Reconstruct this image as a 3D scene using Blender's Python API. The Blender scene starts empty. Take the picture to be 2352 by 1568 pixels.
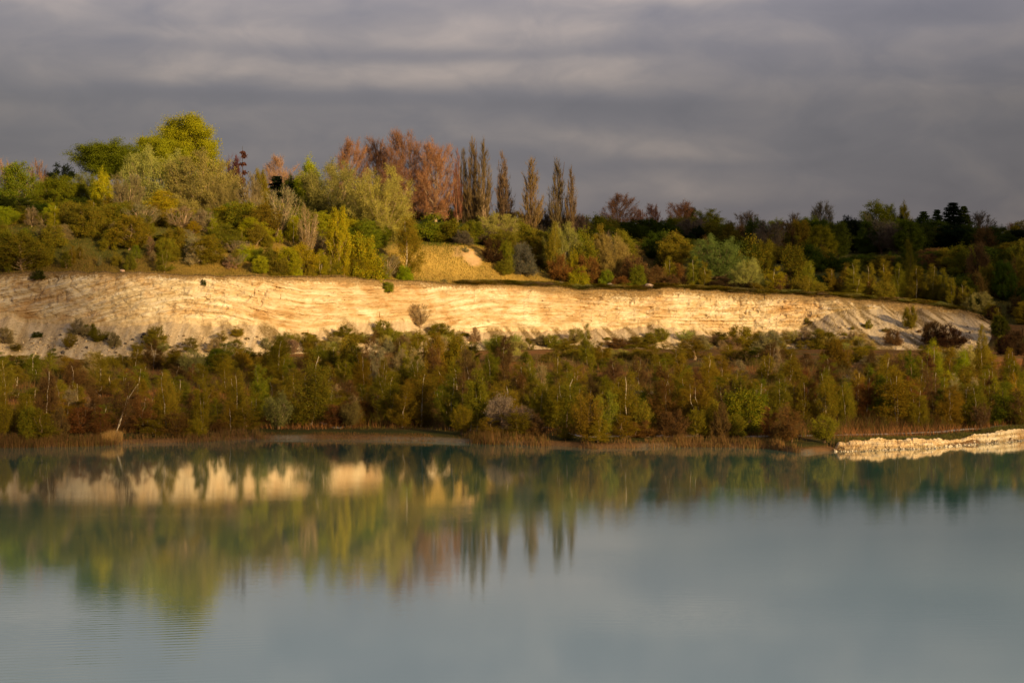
import bpy, math
import numpy as np
from mathutils import Vector

# ------------------------------------------------------------------ camera, light, exposure
C = bpy.context.scene.collection
sc = bpy.context.scene
F = 4573.0            # focal length in units of a 2352-wide picture
HZ = 700.0            # row of the horizon
CAMZ = 20.0
cam = bpy.data.cameras.new('camera'); camo = bpy.data.objects.new('camera', cam); C.objects.link(camo)
camo.location = (0, 0, CAMZ); camo.rotation_euler = (math.radians(90), 0, 0)
cam.sensor_width = 36; cam.lens = 70; cam.shift_y = -(784 - HZ) / 2352
cam.clip_start = 0.5; cam.clip_end = 20000
sc.camera = camo

SUN_AZ = math.radians(38)      # to the right of straight behind the camera
SUN_EL = math.radians(13)
sdir = Vector((math.sin(SUN_AZ) * math.cos(SUN_EL), -math.cos(SUN_AZ) * math.cos(SUN_EL), math.sin(SUN_EL)))
sl = bpy.data.lights.new('sun', 'SUN'); so = bpy.data.objects.new('sun', sl); C.objects.link(so)
so.rotation_euler = sdir.to_track_quat('Z', 'Y').to_euler()
so.location = (200, -300, 200)
sl.energy = 5.0; sl.angle = math.radians(0.6); sl.color = (1.0, 0.70, 0.34)

sc.view_settings.view_transform = 'Standard'; sc.view_settings.look = 'None'
sc.view_settings.exposure = 0.38; sc.view_settings.gamma = 1.0

world = bpy.data.worlds.new('World'); sc.world = world; world.use_nodes = True

class NT:
    """small helper for node graphs"""
    def __init__(s, tree): s.t = tree; s.n = tree.nodes; s.l = tree.links
    def node(s, kind, **kw):
        n = s.n.new(kind)
        for k, v in kw.items(): setattr(n, k, v)
        return n
    def set(s, sock, v):
        if hasattr(v, 'is_linked') or hasattr(v, 'links'): s.l.new(v, sock)
        else: sock.default_value = v
    def math(s, op, a, b=0.0, c=None, clamp=False):
        n = s.n.new('ShaderNodeMath'); n.operation = op; n.use_clamp = clamp
        s.set(n.inputs[0], a); s.set(n.inputs[1], b)
        if c is not None: s.set(n.inputs[2], c)
        return n.outputs[0]
    def comb(s, x, y, z):
        n = s.n.new('ShaderNodeCombineXYZ')
        for i, v in enumerate((x, y, z)): s.set(n.inputs[i], v)
        return n.outputs[0]
    def sep(s, v):
        n = s.n.new('ShaderNodeSeparateXYZ'); s.l.new(v, n.inputs[0]); return n.outputs
    def noise(s, vec, scale, detail=4.0, rough=0.5, dist=0.0):
        n = s.n.new('ShaderNodeTexNoise'); s.l.new(vec, n.inputs['Vector'])
        n.inputs['Scale'].default_value = scale; n.inputs['Detail'].default_value = detail
        n.inputs['Roughness'].default_value = rough; n.inputs['Distortion'].default_value = dist
        return n.outputs[0]
    def ramp(s, fac, stops):
        n = s.n.new('ShaderNodeValToRGB'); s.l.new(fac, n.inputs[0])
        el = n.color_ramp.elements
        while len(el) < len(stops): el.new(0.5)
        for e, (p, c) in zip(el, stops):
            e.position = p; e.color = (c, c, c, 1) if not hasattr(c, '__len__') else (*c, 1)
        return n.outputs[0]
    def mix(s, fac, a, b, kind='MIX'):
        n = s.n.new('ShaderNodeMix'); n.data_type = 'RGBA'; n.blend_type = kind
        s.set(n.inputs[0], fac)
        for i, v in ((6, a), (7, b)):
            s.set(n.inputs[i], (*v, 1) if isinstance(v, tuple) and len(v) == 3 else v)
        return n.outputs[2]
    def attr(s, name):
        n = s.n.new('ShaderNodeAttribute'); n.attribute_name = name; return n
    def scale(s, vec, xyz):
        n = s.n.new('ShaderNodeVectorMath'); n.operation = 'MULTIPLY'
        s.l.new(vec, n.inputs[0]); n.inputs[1].default_value = xyz; return n.outputs[0]

def make_world():
    g = NT(world.node_tree); g.n.clear()
    out = g.node('ShaderNodeOutputWorld'); bg = g.node('ShaderNodeBackground')
    sky = g.node('ShaderNodeTexSky'); sky.sky_type = 'NISHITA'; sky.sun_disc = False
    sky.sun_elevation = SUN_EL; sky.sun_rotation = math.pi - SUN_AZ
    sky.air_density = 1.2; sky.dust_density = 2.0
    tc = g.node('ShaderNodeTexCoord')
    x, y, z = g.sep(tc.outputs['Generated'])
    az = g.math('ARCTAN2', x, y); el = g.math('ARCSINE', z)
    u = g.math('MULTIPLY_ADD', az, F, 1176.0)            # about 2352 units across the view
    v = g.math('MULTIPLY_ADD', el, F, 0.0)               # height above horizon, same units (0..700)
    P = g.comb(g.math('MULTIPLY', u, 0.001), g.math('MULTIPLY', v, 0.001), 0.0)
    warp = g.noise(g.scale(P, (1.3, 4.0, 1)), 1.0, 3.0, 0.5)
    v2 = g.math('ADD', g.math('MULTIPLY', v, 0.001), g.math('MULTIPLY', g.math('SUBTRACT', warp, 0.5), 0.10))
    warp2 = g.noise(g.scale(P, (2.2, 5.0, 1)), 1.0, 3.0, 0.5)
    P2 = g.comb(g.math('MULTIPLY_ADD', g.math('SUBTRACT', warp2, 0.5), 0.35, g.math('MULTIPLY', u, 0.001)), v2, 0.3)
    n1 = g.noise(g.scale(P2, (1.4, 5.2, 1)), 1.0, 3.0, 0.45)          # long cloud bands
    n2 = g.noise(g.scale(P2, (5.5, 11.0, 1)), 1.0, 5.0, 0.50, 0.3)    # puffs
    n3 = g.noise(g.scale(P, (0.9, 1.8, 1)), 1.0, 2.0, 0.5)
    # bright cloud banks: centre u, centre v, half width, half height, amount
    acc = None
    for (cu, cv, wu, wv, am) in ((520, 532, 330, 44, .9), (1240, 530, 330, 40, 1.0), (1280, 635, 260, 34, .75), (150, 690, 330, 50, .7), (620, 605, 420, 22, .4),
                                 (700, 608, 260, 24, .25), (1750, 600, 180, 30, .45), (1900, 470, 500, 50, .35), (1330, 385, 360, 30, .55), (1560, 355, 160, 24, .45), (1560, 705, 320, 26, .8),
                                 (160, 430, 260, 30, .2), (650, 330, 300, 26, .25), (1550, 260, 420, 26, .3), (2250, 610, 200, 30, .3),
                                 (700, 470, 700, 26, -.55), (1000, 575, 500, 16, -.45), (2100, 650, 220, 46, -.6), (1500, 455, 420, 24, -.45), (500, 250, 500, 60, -.35), (1600, 320, 400, 20, -.3)):
        du = g.math('DIVIDE', g.math('SUBTRACT', u, cu), wu)
        dv = g.math('DIVIDE', g.math('SUBTRACT', g.math('MULTIPLY', v2, 1000.0), cv), wv)
        r2 = g.math('ADD', g.math('MULTIPLY', du, du), g.math('MULTIPLY', dv, dv))
        e = g.math('MULTIPLY', g.math('EXPONENT', g.math('MULTIPLY', r2, -1.0)), am)
        acc = e if acc is None else g.math('ADD', acc, e)
    b = g.math('ADD', g.math('MULTIPLY', g.math('SUBTRACT', n1, 0.5), 0.95), g.math('MULTIPLY', g.math('SUBTRACT', n2, 0.5), 1.15))
    b = g.math('ADD', b, g.math('MULTIPLY', acc, g.math('ADD', 0.30, g.math('MULTIPLY', n2, 0.85))))
    b = g.math('ADD', b, g.math('MULTIPLY', g.math('SUBTRACT', n3, 0.5), 0.5))
    b = g.math('MULTIPLY_ADD', b, 0.5, 0.36, clamp=True)
    col = g.ramp(b, [(0.0, (0.096, 0.091, 0.113)), (0.30, (0.132, 0.121, 0.139)), (0.50, (0.172, 0.151, 0.158)), (0.72, (0.232, 0.195, 0.187)), (1.0, (0.320, 0.258, 0.232))])
    # the cloud deck is heavier (darker) over the right and towards the horizon, brighter high overhead
    du = g.math('MULTIPLY', g.math('SUBTRACT', u, 1000.0), 1 / 1500.0)
    dk = g.math('SUBTRACT', 1.03, g.math('MULTIPLY', g.math('MULTIPLY', du, du), 0.30))
    dk = g.math('MAXIMUM', dk, 0.62)
    up = g.math('MULTIPLY_ADD', g.math('MAXIMUM', g.math('SUBTRACT', z, 0.10), 0.0), 9.5, 0.0)
    lo = g.math('MULTIPLY_ADD', g.math('MULTIPLY', v, 1 / 700.0, clamp=True), 0.25, 0.80)
    k = g.math('ADD', g.math('MULTIPLY', dk, lo), g.math('MINIMUM', up, 0.8))
    colk = g.mix(1.0, col, g.comb(k, k, k), 'MULTIPLY')
    skc = g.mix(1.0, sky.outputs[0], (0.10, 0.10, 0.10), 'MULTIPLY')
    cov = g.math('MULTIPLY_ADD', n3, 0.0, 0.93)
    fin = g.mix(cov, skc, colk)
    g.l.new(fin, bg.inputs[0]); bg.inputs[1].default_value = 1.0
    g.l.new(bg.outputs[0], out.inputs[0])
make_world()

# ------------------------------------------------------------------ numpy helpers
def hsh(ix, iy, seed):
    h = (ix.astype(np.int64) * 374761393 + iy.astype(np.int64) * 668265263 + seed * 974634777) & 0x7fffffff
    h = ((h ^ (h >> 13)) * 1274126177) & 0x7fffffff
    h = (h ^ (h >> 16)) & 0xffff
    return h / 65535.0
def vnoise(x, y, seed=0):
    x = np.asarray(x, float); y = np.asarray(y, float)
    ix = np.floor(x); iy = np.floor(y); fx = x - ix; fy = y - iy
    fx = fx * fx * (3 - 2 * fx); fy = fy * fy * (3 - 2 * fy)
    a = hsh(ix, iy, seed); b = hsh(ix + 1, iy, seed); c = hsh(ix, iy + 1, seed); d = hsh(ix + 1, iy + 1, seed)
    return (a * (1 - fx) + b * fx) * (1 - fy) + (c * (1 - fx) + d * fx) * fy
def fbm(x, y, octv=4, seed=0, gain=0.5):
    s = 0; a = 1; t = 0
    for k in range(octv):
        s = s + a * (vnoise(x, y, seed + k * 17) - 0.5); t += a * 0.5; a *= gain; x = np.asarray(x) * 2.03 + 5.1; y = np.asarray(y) * 2.03 + 1.7
    return s / t
def sstep(a, b, x):
    t = np.clip((x - a) / (b - a), 0, 1); return t * t * (3 - 2 * t)

def mesh_obj(name, V, quads=None, tris=None, mats=(), midx=None, colors=None, fattrs=None, smooth=False, parent=None, link=True):
    me = bpy.data.meshes.new(name)
    V = np.ascontiguousarray(V, dtype=np.float32)
    nq = 0 if quads is None else len(quads); nt = 0 if tris is None else len(tris)
    me.vertices.add(len(V)); me.vertices.foreach_set('co', V.ravel())
    loops = []
    if nq: loops.append(np.asarray(quads, np.int32).ravel())
    if nt: loops.append(np.asarray(tris, np.int32).ravel())
    lp = np.concatenate(loops)
    me.loops.add(len(lp)); me.loops.foreach_set('vertex_index', lp)
    st = np.concatenate([np.arange(nq) * 4, nq * 4 + np.arange(nt) * 3]).astype(np.int32)
    me.polygons.add(nq + nt); me.polygons.foreach_set('loop_start', st)
    me.update(calc_edges=True)
    for m in mats: me.materials.append(m)
    if midx is not None: me.polygons.foreach_set('material_index', np.asarray(midx, np.int32))
    me.polygons.foreach_set('use_smooth', np.full(nq + nt, smooth))
    if colors is not None:
        a = me.attributes.new('tint', 'FLOAT_COLOR', 'POINT')
        c = np.ones((len(V), 4), np.float32); c[:, :3] = colors; a.data.foreach_set('color', c.ravel())
    for k, v in (fattrs or {}).items():
        a = me.attributes.new(k, 'FLOAT', 'POINT'); a.data.foreach_set('value', np.asarray(v, np.float32))
    me.validate(); me.update()
    o = bpy.data.objects.new(name, me)
    if link: C.objects.link(o)
    if parent: o.parent = parent
    return o

def tag(o, label=None, cat=None, group=None, kind=None):
    if label: o['label'] = label
    if cat: o['category'] = cat
    if group: o['group'] = group
    if kind: o['kind'] = kind
    return o

# ------------------------------------------------------------------ materials
def new_mat(name):
    m = bpy.data.materials.new(name); m.use_nodes = True
    g = NT(m.node_tree); g.n.clear(); out = g.node('ShaderNodeOutputMaterial')
    return m, g, out

def mat_leaf(name, trans=0.3):
    m, g, out = new_mat(name)
    oi = g.node('ShaderNodeObjectInfo'); at = g.attr('tint')
    c = g.mix(1.0, oi.outputs['Color'], at.outputs['Color'], 'MULTIPLY')
    tc = g.node('ShaderNodeTexCoord')
    n = g.noise(tc.outputs['Object'], 0.45, 3.0)
    k = g.math('MULTIPLY_ADD', n, 0.9, 0.55)
    c = g.mix(1.0, c, g.comb(k, k, g.math('MULTIPLY_ADD', n, 0.5, 0.75)), 'MULTIPLY')
    d = g.node('ShaderNodeBsdfDiffuse'); t = g.node('ShaderNodeBsdfTranslucent'); mx = g.node('ShaderNodeMixShader')
    g.l.new(c, d.inputs[0]); g.l.new(c, t.inputs[0]); mx.inputs[0].default_value = trans
    g.l.new(d.outputs[0], mx.inputs[1]); g.l.new(t.outputs[0], mx.inputs[2]); g.l.new(mx.outputs[0], out.inputs[0])
    return m
def mat_bark(name, white=False):
    m, g, out = new_mat(name)
    oi = g.node('ShaderNodeObjectInfo'); tc = g.node('ShaderNodeTexCoord')
    n = g.noise(g.scale(tc.outputs['Object'], (3, 3, 1.0 if not white else 5)), 1.6, 4.0)
    if white: k = g.ramp(n, [(0.36, 0.16), (0.47, 0.8), (0.6, 1.0)])
    else: k = g.ramp(n, [(0.3, 0.55), (0.7, 1.15)])
    c = g.mix(1.0, oi.outputs['Color'], k, 'MULTIPLY')
    p = g.node('ShaderNodeBsdfPrincipled'); g.l.new(c, p.inputs['Base Color']); p.inputs['Roughness'].default_value = 0.85
    p.inputs['Specular IOR Level'].default_value = 0.2
    g.l.new(p.outputs[0], out.inputs[0]); return m
M_LEAF = mat_leaf('leaf'); M_TWIG = mat_leaf('twig', 0.0); M_BARK = mat_bark('bark'); M_BIRCH = mat_bark('birch_bark', True)

def mat_chalk(name='chalk'):
    m, g, out = new_mat(name)
    bed = g.attr('bed').outputs['Fac']; tal = g.attr('talus').outputs['Fac']; soil = g.attr('soil').outputs['Fac']; ax = g.attr('along').outputs['Fac']
    st = g.attr('stain').outputs['Fac']
    tc = g.node('ShaderNodeTexCoord'); P = tc.outputs['Object']
    V = g.comb(g.math('MULTIPLY', ax, 0.10), g.math('MULTIPLY', bed, 1.0), 0.0)
    nb = g.noise(V, 1.0, 6.0, 0.62, 0.3)
    V2 = g.comb(g.math('MULTIPLY', ax, 0.5), g.math('MULTIPLY', bed, 3.2), 3.0)
    nf = g.noise(V2, 1.0, 5.0, 0.65, 0.5)
    nbig = g.noise(P, 0.055, 3.0)
    nfine = g.noise(P, 1.7, 5.0, 0.7)
    c = g.ramp(nb, [(0.28, (0.42, 0.31, 0.17)), (0.43, (0.56, 0.46, 0.29)), (0.54, (0.69, 0.60, 0.43)), (0.68, (0.80, 0.73, 0.58))])
    c2 = g.ramp(nf, [(0.30, (0.62, 0.55, 0.45)), (0.42, (0.92, 0.88, 0.82)), (0.6, (1.06, 1.04, 1.0))])
    c = g.mix(1.0, c, c2, 'MULTIPLY')
    c = g.mix(g.ramp(nbig, [(0.45, 0.0), (0.62, 0.8)]), c, g.mix(1.0, c, (0.80, 0.66, 0.50), 'MULTIPLY'))
    npat = g.noise(g.scale(P, (0.16, 0.16, 0.30)), 1.0, 5.0, 0.65)
    c = g.mix(g.ramp(npat, [(0.47, 0.0), (0.60, 0.75)]), c, g.mix(1.0, c, (0.78, 0.63, 0.46), 'MULTIPLY'))
    # scree
    V3 = g.comb(g.math('MULTIPLY', ax, 0.9), g.math('MULTIPLY', g.attr('down').outputs['Fac'], 0.12), 0.0)
    ns = g.noise(V3, 0.6, 5.0, 0.65, 1.0)
    cs = g.ramp(ns, [(0.30, (0.34, 0.25, 0.14)), (0.46, (0.56, 0.43, 0.26)), (0.62, (0.67, 0.54, 0.35))])
    cs = g.mix(1.0, cs, g.ramp(nfine, [(0.30, 0.6), (0.44, 0.93), (0.6, 1.05)]), 'MULTIPLY')
    c = g.mix(g.ramp(tal, [(0.35, 0.0), (0.65, 1.0)]), c, cs)
    c = g.mix(g.math('MULTIPLY', st, g.ramp(nfine, [(0.35, 1.0), (0.65, 0.45)])), c, (0.17, 0.115, 0.04))
    cso = g.ramp(nfine, [(0.35, (0.11, 0.075, 0.035)), (0.6, (0.30, 0.20, 0.085))])
    c = g.mix(g.ramp(g.math('ADD', soil, g.math('MULTIPLY', g.math('SUBTRACT', nfine, 0.5), 1.0)), [(0.42, 0.0), (0.62, 1.0)]), c, cso)
    p = g.node('ShaderNodeBsdfPrincipled'); g.l.new(c, p.inputs['Base Color']); p.inputs['Roughness'].default_value = 0.95
    p.inputs['Specular IOR Level'].default_value = 0.1
    bp = g.node('ShaderNodeBump'); bp.inputs['Strength'].default_value = 0.8; bp.inputs['Distance'].default_value = 0.35
    h = g.math('ADD', g.math('MULTIPLY', nfine, 0.6), g.math('MULTIPLY', nf, 0.8)); g.l.new(h, bp.inputs['Height'])
    g.l.new(bp.outputs[0], p.inputs['Normal']); g.l.new(p.outputs[0], out.inputs[0]); return m
M_CHALK = mat_chalk()

def mat_ground():
    m, g, out = new_mat('ground')
    tc = g.node('ShaderNodeTexCoord'); P = tc.outputs['Object']; at = g.attr('tint')
    n1 = g.noise(P, 0.11, 5.0, 0.6); n2 = g.noise(P, 0.9, 5.0, 0.7)
    k = g.math('ADD', g.math('MULTIPLY', n1, 1.0), g.math('MULTIPLY', n2, 0.9))
    k = g.math('MULTIPLY_ADD', k, 1.0, 0.05)
    c = g.mix(1.0, at.outputs['Color'], g.comb(k, k, k), 'MULTIPLY')
    p = g.node('ShaderNodeBsdfPrincipled'); g.l.new(c, p.inputs['Base Color']); p.inputs['Roughness'].default_value = 1.0
    p.inputs['Specular IOR Level'].default_value = 0.05
    bp = g.node('ShaderNodeBump'); bp.inputs['Strength'].default_value = 0.7; bp.inputs['Distance'].default_value = 0.4
    g.l.new(n2, bp.inputs['Height']); g.l.new(bp.outputs[0], p.inputs['Normal'])
    g.l.new(p.outputs[0], out.inputs[0]); return m
M_GROUND = mat_ground()

def mat_gravel():
    m, g, out = new_mat('chalk_gravel')
    tc = g.node('ShaderNodeTexCoord'); P = tc.outputs['Object']
    n1 = g.noise(P, 0.25, 4.0, 0.6); n2 = g.noise(P, 2.5, 5.0, 0.7)
    c = g.ramp(n1, [(0.35, (0.28, 0.24, 0.19)), (0.5, (0.42, 0.37, 0.30)), (0.65, (0.50, 0.45, 0.38))])
    c = g.mix(1.0, c, g.ramp(n2, [(0.3, 0.5), (0.6, 1.1)]), 'MULTIPLY')
    p = g.node('ShaderNodeBsdfPrincipled'); g.l.new(c, p.inputs['Base Color']); p.inputs['Roughness'].default_value = 1.0
    p.inputs['Specular IOR Level'].default_value = 0.05
    g.l.new(p.outputs[0], out.inputs[0]); return m
M_GRAVEL = mat_gravel()

def mat_rock():
    m, g, out = new_mat('rock')
    oi = g.node('ShaderNodeObjectInfo'); tc = g.node('ShaderNodeTexCoord')
    n = g.noise(tc.outputs['Object'], 2.5, 5.0, 0.7)
    c = g.mix(1.0, oi.outputs['Color'], g.ramp(n, [(0.3, 0.55), (0.65, 1.2)]), 'MULTIPLY')
    p = g.node('ShaderNodeBsdfPrincipled'); g.l.new(c, p.inputs['Base Color']); p.inputs['Roughness'].default_value = 0.9
    bp = g.node('ShaderNodeBump'); bp.inputs['Distance'].default_value = 0.15; g.l.new(n, bp.inputs['Height']); g.l.new(bp.outputs[0], p.inputs['Normal'])
    g.l.new(p.outputs[0], out.inputs[0]); return m
M_ROCK = mat_rock()

def mat_water():
    m, g, out = new_mat('water')
    tc = g.node('ShaderNodeTexCoord'); P = tc.outputs['Object']
    big = g.noise(g.scale(P, (0.010, 0.02, 1)), 1.0, 3.0)
    col = g.ramp(big, [(0.35, (0.055, 0.215, 0.165)), (0.65, (0.080, 0.270, 0.215))])
    w1 = g.noise(g.scale(P, (0.30, 1.6, 1)), 1.0, 3.0, 0.55)         # wind ripples, crests across the view
    w2 = g.noise(g.scale(P, (1.6, 5.5, 1)), 1.0, 2.0, 0.5)
    w3 = g.node('ShaderNodeTexWave'); w3.wave_type = 'BANDS'; w3.bands_direction = 'Y'
    rot = g.node('ShaderNodeVectorRotate'); rot.rotation_type = 'Z_AXIS'; rot.inputs['Angle'].default_value = math.radians(-14); g.l.new(P, rot.inputs['Vector'])
    g.l.new(g.scale(rot.outputs[0], (0.45, 1, 1)), w3.inputs['Vector']); w3.inputs['Scale'].default_value = 0.34; w3.inputs['Distortion'].default_value = 6.0
    w3.inputs['Detail'].default_value = 2.0; w3.inputs['Detail Scale'].default_value = 0.35
    x, y, z = g.sep(P)
    # wind reaches the open corner in the lower left and leaves the rest calm
    near = g.math('MULTIPLY', g.math('SUBTRACT', 132.0, y), 1 / 28.0, clamp=True)
    left = g.math('MULTIPLY', g.math('SUBTRACT', -12.0, x), 1 / 14.0, clamp=True)
    cor = g.math('MULTIPLY', near, left)
    gust = g.ramp(g.noise(g.scale(P, (0.012, 0.05, 1)), 1.0, 3.0), [(0.38, 0.25), (0.62, 1.0)])
    h = g.math('ADD', g.math('MULTIPLY', w1, 0.0030), g.math('MULTIPLY', w2, 0.0016))
    h = g.math('MULTIPLY', h, gust)
    h = g.math('ADD', h, g.math('MULTIPLY', g.math('MULTIPLY', w3.outputs['Fac'], cor), 0.008))
    bp = g.node('ShaderNodeBump'); bp.inputs['Strength'].default_value = 1.0; bp.inputs['Distance'].default_value = 1.0
    g.l.new(h, bp.inputs['Height'])
    d = g.node('ShaderNodeBsdfDiffuse'); g.l.new(col, d.inputs[0])
    gl = g.node('ShaderNodeBsdfGlossy'); gl.inputs['Roughness'].default_value = 0.04; gl.inputs[0].default_value = (1, 1, 1, 1)
    fr = g.node('ShaderNodeFresnel'); fr.inputs[0].default_value = 2.4
    mx = g.node('ShaderNodeMixShader')
    for nd in (gl, fr): g.l.new(bp.outputs[0], nd.inputs['Normal'])
    g.l.new(g.math('SUBTRACT', 1.0, g.math('POWER', g.math('SUBTRACT', 1.0, fr.outputs[0]), 1.65)), mx.inputs[0]); g.l.new(d.outputs[0], mx.inputs[1]); g.l.new(gl.outputs[0], mx.inputs[2])
    g.l.new(mx.outputs[0], out.inputs[0]); return m
M_WATER = mat_water()

M_SHADE_CLOUD, _g, _o = new_mat('shade_cloud')  # for the unseen clouds added to shade the scene
_d = _g.node('ShaderNodeBsdfDiffuse'); _d.inputs[0].default_value = (0.8, 0.8, 0.82, 1); _g.l.new(_d.outputs[0], _o.inputs[0])
def build_shade_cloud(seed, inside, a0, a1, b0, b1, r, fill):
    """unseen puffs added far behind the camera, shaped to keep sun off parts of the scene; a, b: metres across and up the sun's view"""
    import bmesh
    rng = np.random.default_rng(seed); S = np.array(sdir); A = np.array([math.cos(SUN_AZ), math.sin(SUN_AZ), 0.0]); B = np.cross(A, -S); B = B if B[2] > 0 else -B
    bm = bmesh.new(); bmesh.ops.create_icosphere(bm, subdivisions=2, radius=1.0)
    v0 = np.array([v.co[:] for v in bm.verts]); f0 = np.array([[v.index for v in f.verts] for f in bm.faces]); bm.free()
    n = int(fill * (a1 - a0) * (b1 - b0) / (math.pi * r * r)); V = []; T_ = []; k = 0
    for _ in range(n):
        a = rng.uniform(a0, a1); b = rng.uniform(b0, b1)
        if rng.random() > inside(a, b): continue
        c = S * (2600 + rng.uniform(-60, 60)) + A * a + B * b
        rr = r * rng.uniform(0.6, 1.4) * np.array([1, 1, 0.8]); w = 1 + 0.15 * rng.normal(size=(len(v0), 1))
        V.append(v0 * w * rr + c); T_.append(f0 + k); k += len(v0)
    tag(mesh_obj('shade_cloud', np.concatenate(V), tris=np.concatenate(T_), mats=[M_SHADE_CLOUD], smooth=True), kind='structure')
build_shade_cloud(1, lambda a, b: sstep(418, 462, a), 416, 760, 20, 330, 11, 1.5)  # added to shade the right slope and skyline
build_shade_cloud(2, lambda a, b: sstep(240, 205, a) * (0.5 if b < 117 else 0.9 if b < 134 else 0.4), 90, 262, 100, 330, 9, 1.1)  # added to dim the left cliff and hill
build_shade_cloud(3, lambda a, b: sstep(88, 68, b) * np.interp(a, [60, 190, 230, 300], [.85, .8, .6, .5]), 40, 330, 36, 92, 8, 1.0)  # added for broken shade on the shore belt

# ------------------------------------------------------------------ the lie of the land (tables in picture columns, turned into metres)
def PX(px, D): return (np.asarray(px, float) - 1176) / F * D
def ZY(y, D): return CAMZ - (np.asarray(y, float) - HZ) / F * D

shore_t = np.array([(-900, 1032), (0, 1027), (120, 1026), (223, 1023), (306, 1019), (445, 1015), (588, 1008), (796, 1008), (1003, 1013), (1051, 1016),
    (1176, 1022), (1280, 1024), (1369, 1030), (1450, 1028), (1526, 1026), (1640, 1026), (1764, 1029), (1835, 1040), (1862, 1041), (1885, 1036), (1939, 1035), (2060, 1031),
    (2140, 1028), (2215, 1021), (2290, 1016), (2352, 1010), (2600, 1000), (3400, 985)], float)
shD = CAMZ * F / (shore_t[:, 1] - HZ); shX = PX(shore_t[:, 0], shD)
def shoreY(x): return np.interp(x, shX, shD) + 0.5 * fbm(np.asarray(x) * 0.35, np.asarray(x) * 0 + 3, 3, 5)
cl_t = np.array([  # column, distance of the edge, row of the edge, row where face meets scree
    (-1100, 470, 640, 760), (-500, 478, 632, 750), (0, 481, 629, 737), (90, 481, 626, 742), (200, 481, 626, 748), (300, 481, 625, 752), (380, 482, 628, 750), (440, 482, 631, 746), (520, 483, 634, 745),
    (620, 487, 636, 752), (700, 494, 638, 768), (800, 504, 641, 748), (900, 515, 646, 745), (1000, 526, 650, 752), (1130, 538, 656, 762), (1200, 545, 660, 760), (1330, 552, 664, 746),
    (1450, 556, 668, 748), (1560, 560, 664, 756), (1640, 562, 667, 764), (1700, 563, 671, 768), (1780, 564, 677, 762), (1850, 565, 681, 740), (1920, 565, 683, 705), (2000, 565, 692, 703),
    (2100, 564, 701, 708), (2200, 562, 708, 716), (2250, 558, 722, 726), (2285, 552, 742, 745), (2400, 545, 752, 755), (3600, 540, 740, 745)], float)
clX = PX(cl_t[:, 0], cl_t[:, 1])
def edgeY(x): return np.interp(x, clX, cl_t[:, 1])
def edgeZ(x):
    px = 1176 + F * np.asarray(x) / edgeY(x)
    return np.interp(x, clX, ZY(cl_t[:, 2], cl_t[:, 1])) + 0.75 * fbm(np.asarray(x) * 0.16, np.asarray(x) * 0, 5, 9, 0.6)
def faceZ(x): return np.interp(x, clX, ZY(cl_t[:, 3], cl_t[:, 1] - 3))
def footL(x): return np.interp(x, clX, np.interp(cl_t[:, 0], [0, 1700, 1950, 2250, 2400], [24, 26, 36, 40, 60]))
FOOTZ = 8.0
def bankTop(px):
    px = np.asarray(px, float); s = np.interp(px, shore_t[:, 0], shD)
    top = np.interp(px, [1918, 1940, 1980, 2022, 2200, 2228, 2292, 2352, 2480], [1016, 1013, 1010, 1009, 1009, 1002, 988, 984, 980])
    return (CAMZ - (top - HZ) / F * (s + 1.2)) * sstep(1914, 1930, px)
def colpx(x, D): return 1176 + F * x / np.maximum(D, 150)
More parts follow.
